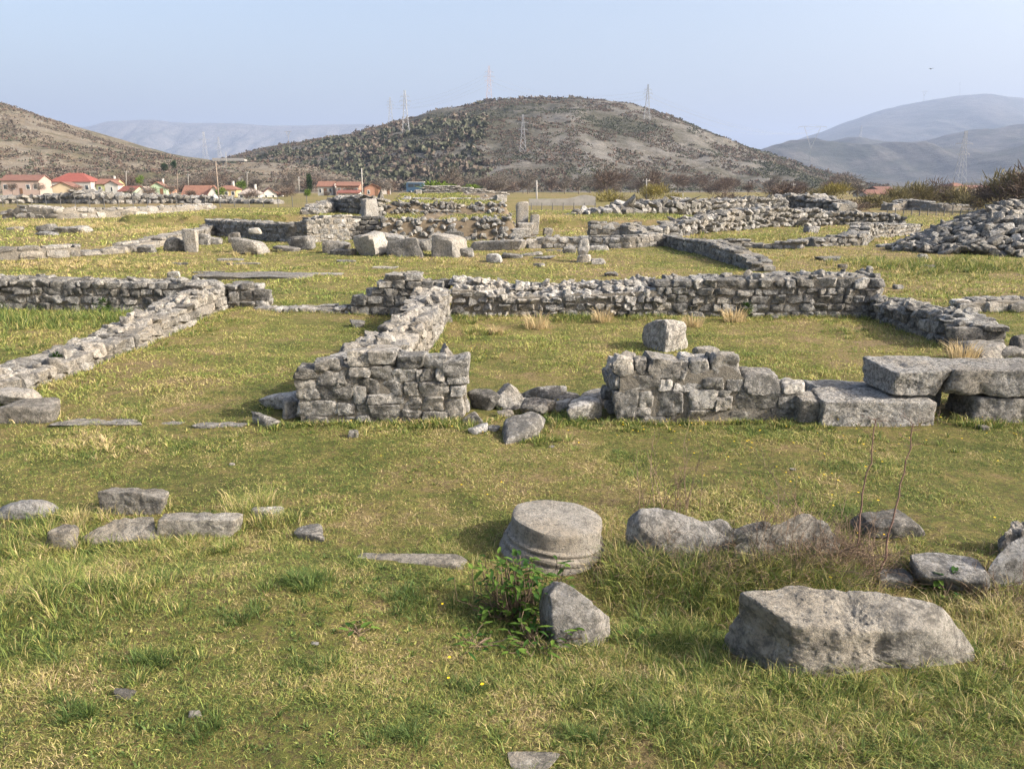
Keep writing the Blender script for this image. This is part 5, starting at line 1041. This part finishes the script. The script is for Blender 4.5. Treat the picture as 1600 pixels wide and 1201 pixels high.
house(246, 266, 290, 296, 304, 205, 'brown', 'brick', 'small brick shed-like house right of the pale green gable', 'side', .1, 6, 1, False)
house(277, 322, 289, 305, 312, 165, 'orange', 'white', 'house with a large plain orange roof slope facing the ruins', 'side', .1, 8, 2, False)
house(316, 338, 289, 303, 312, 163, 'orange', 'white', 'white gable end at the right of the large orange roof slope', 'gable', .3, 6, 1, False)
house(330, 366, 288, 295, 310, 178, 'orange', 'yellow', 'yellow house with an orange hipped roof behind the leaning wooden pole', 'hip', .15, 8, 3, True)
house(362, 402, 294, 302, 313, 165, 'grey', 'white', 'white house with a faded grey roof, near the right end of the village', 'hip', .2, 8, 3, True)
house(398, 424, 293, 302, 313, 172, 'brown', 'white', 'white gable house with a brown roof at the right end of the village', 'gable', .35, 8, 2, False)
house(420, 437, 300, 304, 312, 180, 'orange', 'white', 'tiny white outbuilding at the right end of the village', 'side', .1, 5, 1, False)
house(492, 520, 282, 290, 303, 205, 'orange', 'white', 'left house of the red-roofed row below the central hill', 'side', .05, 8, 3, False)
house(520, 562, 283, 289, 303, 203, 'orange', 'brick', 'long brick middle house of the red-roofed row below the central hill', 'side', .05, 8, 4, False)
house(562, 592, 286, 293, 303, 198, 'orange', 'brick', 'brick house with a pillared porch at the right end of the red-roofed row', 'gable', .2, 8, 2, False)
house(524, 562, 297, 301, 307, 165, 'red', 'white', 'low red-roofed shed in front of the red-roofed row', 'side', .03, 5, 2, False)
house(588, 606, 279, 286, 296, 240, 'grey', 'grey', 'small grey gable house up behind the porch of the red-roofed row', 'gable', .3, 8, 2, False)
house(1352, 1398, 296, 303, 308, 175, 'brown', 'grey', 'long low brown-roofed building among the willow scrub', 'side', .02, 8, 4, False)
house(1372, 1400, 291, 296, 302, 230, 'brown', 'pink', 'pinkish house rising behind the long low brown roof', 'side', .02, 8, 2, False)
house(1488, 1516, 284, 290, 300, 240, 'orange', 'yellow', 'orange-roofed house at the foot of the pylon at the right', 'hip', .1, 8, 2, False)
house(1512, 1556, 289, 293, 302, 245, 'brown', 'pink', 'low brownish roof at the far right, beside the orange-roofed house', 'side', .1, 8, 3, False)
house(366, 384, 271, 277, 284, 300, 'brown', 'grey', 'lone grey hut on the slope behind the village', 'gable', .3, 6, 1, False)

# ------------------------------------------------------------------ pylons, poles, wires
STEEL = mat_plain('galvanised_steel', (.33, .34, .355), .6, .1, 1, 0, .3)
STEEL_RED = mat_plain('faded_red_steel', (.45, .33, .31), .6, .1, 1, 0, .3)
CONC = mat_plain('concrete', (.33, .315, .29), .9, .25, 1.2, .3)
WOOD = mat_plain('pole_wood', (.25, .20, .16), .9, .2, 2, .2)
TOPS = {}
def pylon(key, u, vt, vb, Y, label, kind='three', th=.10, mat=STEEL):
    b, t = atY(u, vb, Y), atY(u, vt, Y); h = t[2] - b[2]; root = empty('pylon', b, label, 'pylon'); mb = MB(); bw, tw = h * .075, h * .016
    box_w = lambda f: bw * (1 - f) ** 1.3 + tw; lv = [0, .16, .31, .44, .56, .67, .77, .86, .94, 1.0]
    S = [(-1, -1), (1, -1), (1, 1), (-1, 1)]
    if kind == 'delta':
        for sx in (-1, 1): tube(mb, [b + [0, 0, 0], b + [0, 0, h * .45], b + [sx * h * .2, 0, h * .95]], th * 1.4, 4)
        for f in (.55, .7, .85): tube(mb, [b + [-h * .2 * (f - .45) / .5, 0, h * f], b + [h * .2 * (f - .4) / .5, 0, h * (f + .1)]], th * .7, 3)
        arms = [(.95, .34)]
    else:
        for sx, sy in S: tube(mb, [b + [sx * box_w(f), sy * box_w(f), h * f] for f in lv], th, 4)
        for i in range(len(lv) - 1):
            f0, f1 = lv[i], lv[i + 1]
            for q in range(4):
                (ax, ay), (bx, by) = S[q], S[(q + 1) % 4]
                tube(mb, [b + [ax * box_w(f0), ay * box_w(f0), h * f0], b + [bx * box_w(f1), by * box_w(f1), h * f1]], th * .55, 3)
                if q % 2 == 0: tube(mb, [b + [bx * box_w(f0), by * box_w(f0), h * f0], b + [ax * box_w(f1), ay * box_w(f1), h * f1]], th * .55, 3)
        arms = [(.66, .10), (.76, .13), (.86, .10)] if kind == 'three' else [(.60, .12), (.78, .15)]
    mb.build('tower', mat, root)
    pts = [b + [0, 0, h]]
    for f, l in arms:
        mb = MB(); a = h * l
        tube(mb, [b + [-a, 0, h * f], b + [a, 0, h * f]], th * .9, 4)
        for s in (-1, 1): tube(mb, [b + [s * a, 0, h * f], b + [s * box_w(f), 0, h * (f + .045)]], th * .6, 3); tube(mb, [b + [s * a, 0, h * f], b + [s * a, 0, h * f - h * .035]], th * .7, 4); pts.append(b + [s * a, 0, h * f - h * .035])
        mb.build('cross_arm', mat, root)
    TOPS[key] = pts
hz = lambda u, Y: max(0.0, float(central(np.array([(u - 800) / F * Y * .99]), np.array([float(Y)]))[0]))
def on_hill(u, v0):                                                             # where the sight line to the pylon's foot meets the hillside
    for Y in np.arange(300, 660, 4.0):
        p = atY(u, v0, Y)
        if central(np.array([p[0]]), np.array([Y]))[0] >= p[2]: return Y
    return 640.0
pylon('a', 764.5, 103, 172, 700, 'tall lattice pylon on the summit ridge of the central hill, left of its top', mat=STEEL_RED)
pylon('b', 611, 152, 200, 760, 'smaller lattice pylon on the left shoulder of the central hill skyline')
pylon('c', 634.5, 141, 211, on_hill(634, 211), 'tall pale lattice pylon on the left flank of the central hill, below the skyline', 'three')
pylon('d', 817, 179, 238, on_hill(817, 238), 'slender pale pylon in the middle of the central hill slope', 'two')
pylon('e', 1010.5, 132, 190, on_hill(1010, 190), 'lattice pylon on the right shoulder of the central hill', 'three')
pylon('f', 1264, 195, 262, 1100, 'wide-topped pylon against the sky in the right saddle', 'delta', .2)
pylon('g', 1497, 204, 296, 430, 'tall pylon at the right in front of the blue mountain', 'two', .12)
pylon('h', 323, 206, 262, 900, 'grey pylon in the left saddle before the far cliffs', 'two', .10)
pylon('i', 345, 214, 260, 1000, 'fainter pylon right of the grey pylon in the left saddle', 'two', .10)
pylon('j', 1443, 142, 158, 4400, 'tiny wide-topped pylon on the far right mountain', 'delta', .8)
pylon('k', 466 - 15, 205, 222, 900, 'small distant pylon over the left shoulder of the central hill', 'delta', .2)
pylon('l', 1344, 196, 216, 3000, 'tiny pylon on the skyline of the nearer blue mountain', 'two', .5)
def mast():
    b, t = atY(1500, 149, 5600), atY(1500, 128, 5600); mb = MB(); tube(mb, [b, t], 1.6, 4); [tube(mb, [b + (t - b) * f + [-5, 0, 0], b + (t - b) * f + [5, 0, 0]], .9, 3) for f in (.6, .8)]
    tag(mb.build('antenna_mast', STEEL, origin=b), 'thin antenna mast on top of the far right mountain', 'mast')
mast()
def wire(p, q, sag, label, r=.045):
    p, q = np.array(p), np.array(q); t = np.linspace(0, 1, 26)[:, None]; P = p + (q - p) * t - np.array([0, 0, 1.]) * 4 * sag * t * (1 - t); mb = MB(); tube(mb, P, r, 3)
    tag(mb.build('power_line', STEEL, origin=p), label, 'power line', 'overhead wires between the pylons')
for A, B_, s, nm in (('a', 'e', 9, 'overhead wire strung from the summit pylon to the right shoulder pylon'), ('e', 'f', 14, 'overhead wire strung from the right shoulder pylon to the saddle pylon'), ('b', 'a', 6, 'overhead wire strung from the left skyline pylon to the summit pylon')):
    for k in (1, 2, 3, 5): wire(TOPS[A][min(k, len(TOPS[A]) - 1)], TOPS[B_][min(k, len(TOPS[B_]) - 1)] + np.array([0, 0, -.4 * (k > 2)]), s, nm)
def pole(u, vb, vt, Y, label, mat=CONC, lean=0.0, r=.11, arm=True):
    b = atY(u, vb, Y); t = atY(u + lean, vt, Y); root = empty('utility_pole', b, label, 'utility pole'); mb = MB(); tube(mb, [b - [0, 0, .5], (b + t) / 2, t], [r, r * .85, r * .65], 7, cap=True); mb.build('pole', mat, root)
    if arm: mb = MB(); box(mb, t - [0, 0, .35], (1.1, .1, .1)); mb.build('cross_arm', mat, root); mb = MB(); [tube(mb, [t + [dx, 0, -.3], t + [dx, 0, -.08]], .04, 5, cap=True) for dx in (-.45, .45)]; mb.build('insulator', WALLS['white'], root)
pole(342, 312, 252, 150, 'leaning wooden pole behind the orange-roofed village houses', WOOD, -5, .15, False)
pole(566, 308, 263, 120, 'slim pale pole in front of the red-roofed row', CONC, -1, .12, False)
pole(838.5, 327, 282, 100, 'pale concrete pole right of the podium', CONC, 0, .13, False)
pole(1010, 318, 279, 118, 'concrete pole with a crossarm beside the bright yellow bush', CONC, 0, .12)
pole(1067, 322, 301, 118, 'short thin pole right of the bright yellow bush', CONC, 0, .07, False)
pole(277, 300, 270, 180, 'wooden pole above the orange roofs in the middle of the village', WOOD, 0, .11)
pole(197, 292, 267, 200, 'thin pole right of the lime house', CONC, 0, .11)
pole(467, 297, 276, 170, 'short pale pole left of the red-roofed row', CONC, 0, .12, False)
pole(294, 288, 272, 220, 'thin pole on the slope behind the large orange roof', CONC, 0, .11)
pole(386, 290, 268, 220, 'thin pale pole behind the white village house', CONC, 0, .11)
pole(353, 262, 238, 330, 'thin pole beside the overpass', CONC, 0, .14, False)
pole(1240, 300, 286, 180, 'far thin pole behind the broad reddish bush', CONC, 0, .10)
def fence(u0, u1, v, vt, Y, n, label):
    a, b = atY(u0, v, Y), atY(u1, v, Y); a[2] = b[2] = 0; h = atY(u0, vt, Y)[2]; root = empty('wire_fence', (a + b) / 2, label, 'fence')
    for k in range(n): p = a + (b - a) * k / (n - 1); mb = MB(); tube(mb, [p - [0, 0, .2], p + [0, 0, h]], .04, 4); mb.build('post', FENCE, root)
    mb = MB(); L = np.linalg.norm(b - a)
    for f in np.linspace(.06, 1, 9): tube(mb, [a + [0, 0, h * f], b + [0, 0, h * f]], .006, 3)
    for q in np.arange(0, L, .5): p = a + (b - a) * q / L; tube(mb, [p, p + [0, 0, h]], .005, 3)
    mb.build('mesh', FENCE, root)
FENCE = mat_plain('fence_wire', (.12, .12, .12), .6, .1, 1, 0)
fence(-40, 480, 324, 306, 88, 24, 'long wire mesh fence on posts below the village rubble bank')
fence(1385, 1525, 342, 325, 62, 12, 'wire mesh fence on posts left of the stone heap at the right')
fence(830, 930, 330, 317, 75, 7, 'short wire fence in front of the pale concrete wall')
def far_bits():
    a, b = atY(826, 332, 95), atY(930, 332, 95); mb = MB(); n = 40; x = np.linspace(a[0], b[0], n); h = .8 + .45 * np.exp(-((np.linspace(0, 1, n) - .85) / .18) ** 2)
    V = np.concatenate([np.stack([x, np.full(n, 95.0), np.full(n, -.3)], 1), np.stack([x, np.full(n, 95.0), h], 1), np.stack([x, np.full(n, 95.35), h], 1), np.stack([x, np.full(n, 95.35), np.full(n, -.3)], 1)])
    mb.add(V, [[(q * n + i, q * n + i + 1, (q + 1) * n + i + 1, (q + 1) * n + i) for q in range(3) for i in range(n - 1)], [(0, n, 2 * n, 3 * n), (4 * n - 1, 3 * n - 1, 2 * n - 1, n - 1)]]); tag(mb.build('concrete_wall', CONC, origin=a, smooth=False), 'pale concrete garden wall right of the podium, behind the fence', 'wall')
    # bus-like van
    p = atY(650, 303, 150); root = empty('parked_van', p, 'blue and white van parked left of the green ivy bush', 'van'); L, Wd, hh = 3.6, 1.9, 2.1
    mb = MB(); V = np.array([(-L / 2, 0, .4), (L / 2, 0, .4), (L / 2, 0, 1.1), (L / 2 - .5, 0, hh), (-L / 2 + .1, 0, hh), (-L / 2, 0, hh - .15)]); B = V + [0, Wd, 0]; mb.add(np.vstack([V, B]) + p, [[(0, 1, 2, 3, 4, 5), (11, 10, 9, 8, 7, 6)], [(i, i + 6, (i + 1) % 6 + 6, (i + 1) % 6) for i in range(6)]]); mb.build('body', mat_plain('blue_paint', (.05, .10, .17), .45, .05, 1, 0, .5), root, smooth=False)
    mb = MB(); box(mb, p + [0, Wd / 2, hh + .06], (L - .5, Wd - .1, .12)); mb.build('roof_panel', WALLS['white'], root, smooth=False)
    for dx in (-.9, .25): mb = MB(); box(mb, p + [dx, -.01, 1.55], (1.0, .04, .6)); mb.build('window', WIN, root, smooth=False)
    for dx in (-1.1, 1.1): mb = MB(); tube(mb, [p + [dx, -.02, .34], p + [dx, .22, .34]], .34, 14, cap=True); mb.build('wheel', WIN, root)
    # overpass in the left saddle
    Y = 470; a, b = atY(334, 250, Y), atY(384, 251, Y); root = empty('road_bridge', a, 'small concrete overpass end in the left saddle above the village', 'bridge'); mb = MB(); box(mb, (a + b) / 2, (b[0] - a[0], 5, .9)); mb.build('deck', CONC, root, smooth=False)
    for f in (.25, .8): p = a + (b - a) * f; mb = MB(); tube(mb, [p - [0, 0, 4.5], p - [0, 0, .45]], .6, 8); mb.build('pillar', CONC, root)
    mb = MB(); box(mb, (a + b) / 2 + [0, -2.4, .8], (b[0] - a[0], .12, .7)); mb.build('parapet', CONC, root, smooth=False)
    # soaring bird
    p = atY(1454.5, 108, 190); mb = MB(); s = .42
    V, Q = cube_sphere(6); mb.add(V * np.array([.10, .26, .085]) + p, [Q])
    V2 = V * np.array([.05, .06, .05]) + p + [0, -.27, .03]; mb.add(V2, [Q])
    for sx in (-1, 1):
        W_ = np.array([(0, -.12, .02), (sx * .28, -.20, .13), (sx * .62, -.06, .10), (sx * .60, .02, .09), (sx * .27, .06, .12), (0, .12, .02)]); W2 = W_ + [0, 0, .018]
        mb.add(np.vstack([W_, W2]) + p, [[(0, 1, 4, 5), (1, 2, 3, 4), (11, 10, 7, 6), (10, 9, 8, 7)], [(i, i + 6, (i + 1) % 6 + 6, (i + 1) % 6) for i in range(6)]])
    mb.add(np.array([(-.04, .2, 0), (.04, .2, 0), (.11, .46, 0), (-.11, .46, 0), (-.04, .2, .02), (.04, .2, .02), (.11, .46, .02), (-.11, .46, .02)]) + p, [[(0, 1, 2, 3), (7, 6, 5, 4), (0, 4, 5, 1), (1, 5, 6, 2), (2, 6, 7, 3), (3, 7, 4, 0)]])
    tag(mb.build('bird', mat_plain('dark_feathers', (.04, .035, .03), .8, .1, 5, 0), origin=p), 'small dark bird soaring high in the sky at the right', 'bird')
far_bits()

# ------------------------------------------------------------------ haze: one closed box of even pale air
def haze():
    mb = MB(); box(mb, (0, 5500, 424), (24000, 15000, 860)); m = bpy.data.materials.new('haze_air'); m.use_nodes = True; t = m.node_tree; t.nodes.clear(); o = t.nodes.new('ShaderNodeOutputMaterial'); v = t.nodes.new('ShaderNodeVolumePrincipled')
    v.inputs['Color'].default_value = (.455, .57, .825, 1); v.inputs['Density'].default_value = HAZE_DENSITY; v.inputs['Anisotropy'].default_value = .1; t.links.new(v.outputs[0], o.inputs['Volume'])
    h = mb.build('haze', m, smooth=False); tag(h, kind='stuff')
haze()
# smooth shading off for plain planar parts is set at build; free unused data
print('objects', len(bpy.data.objects))
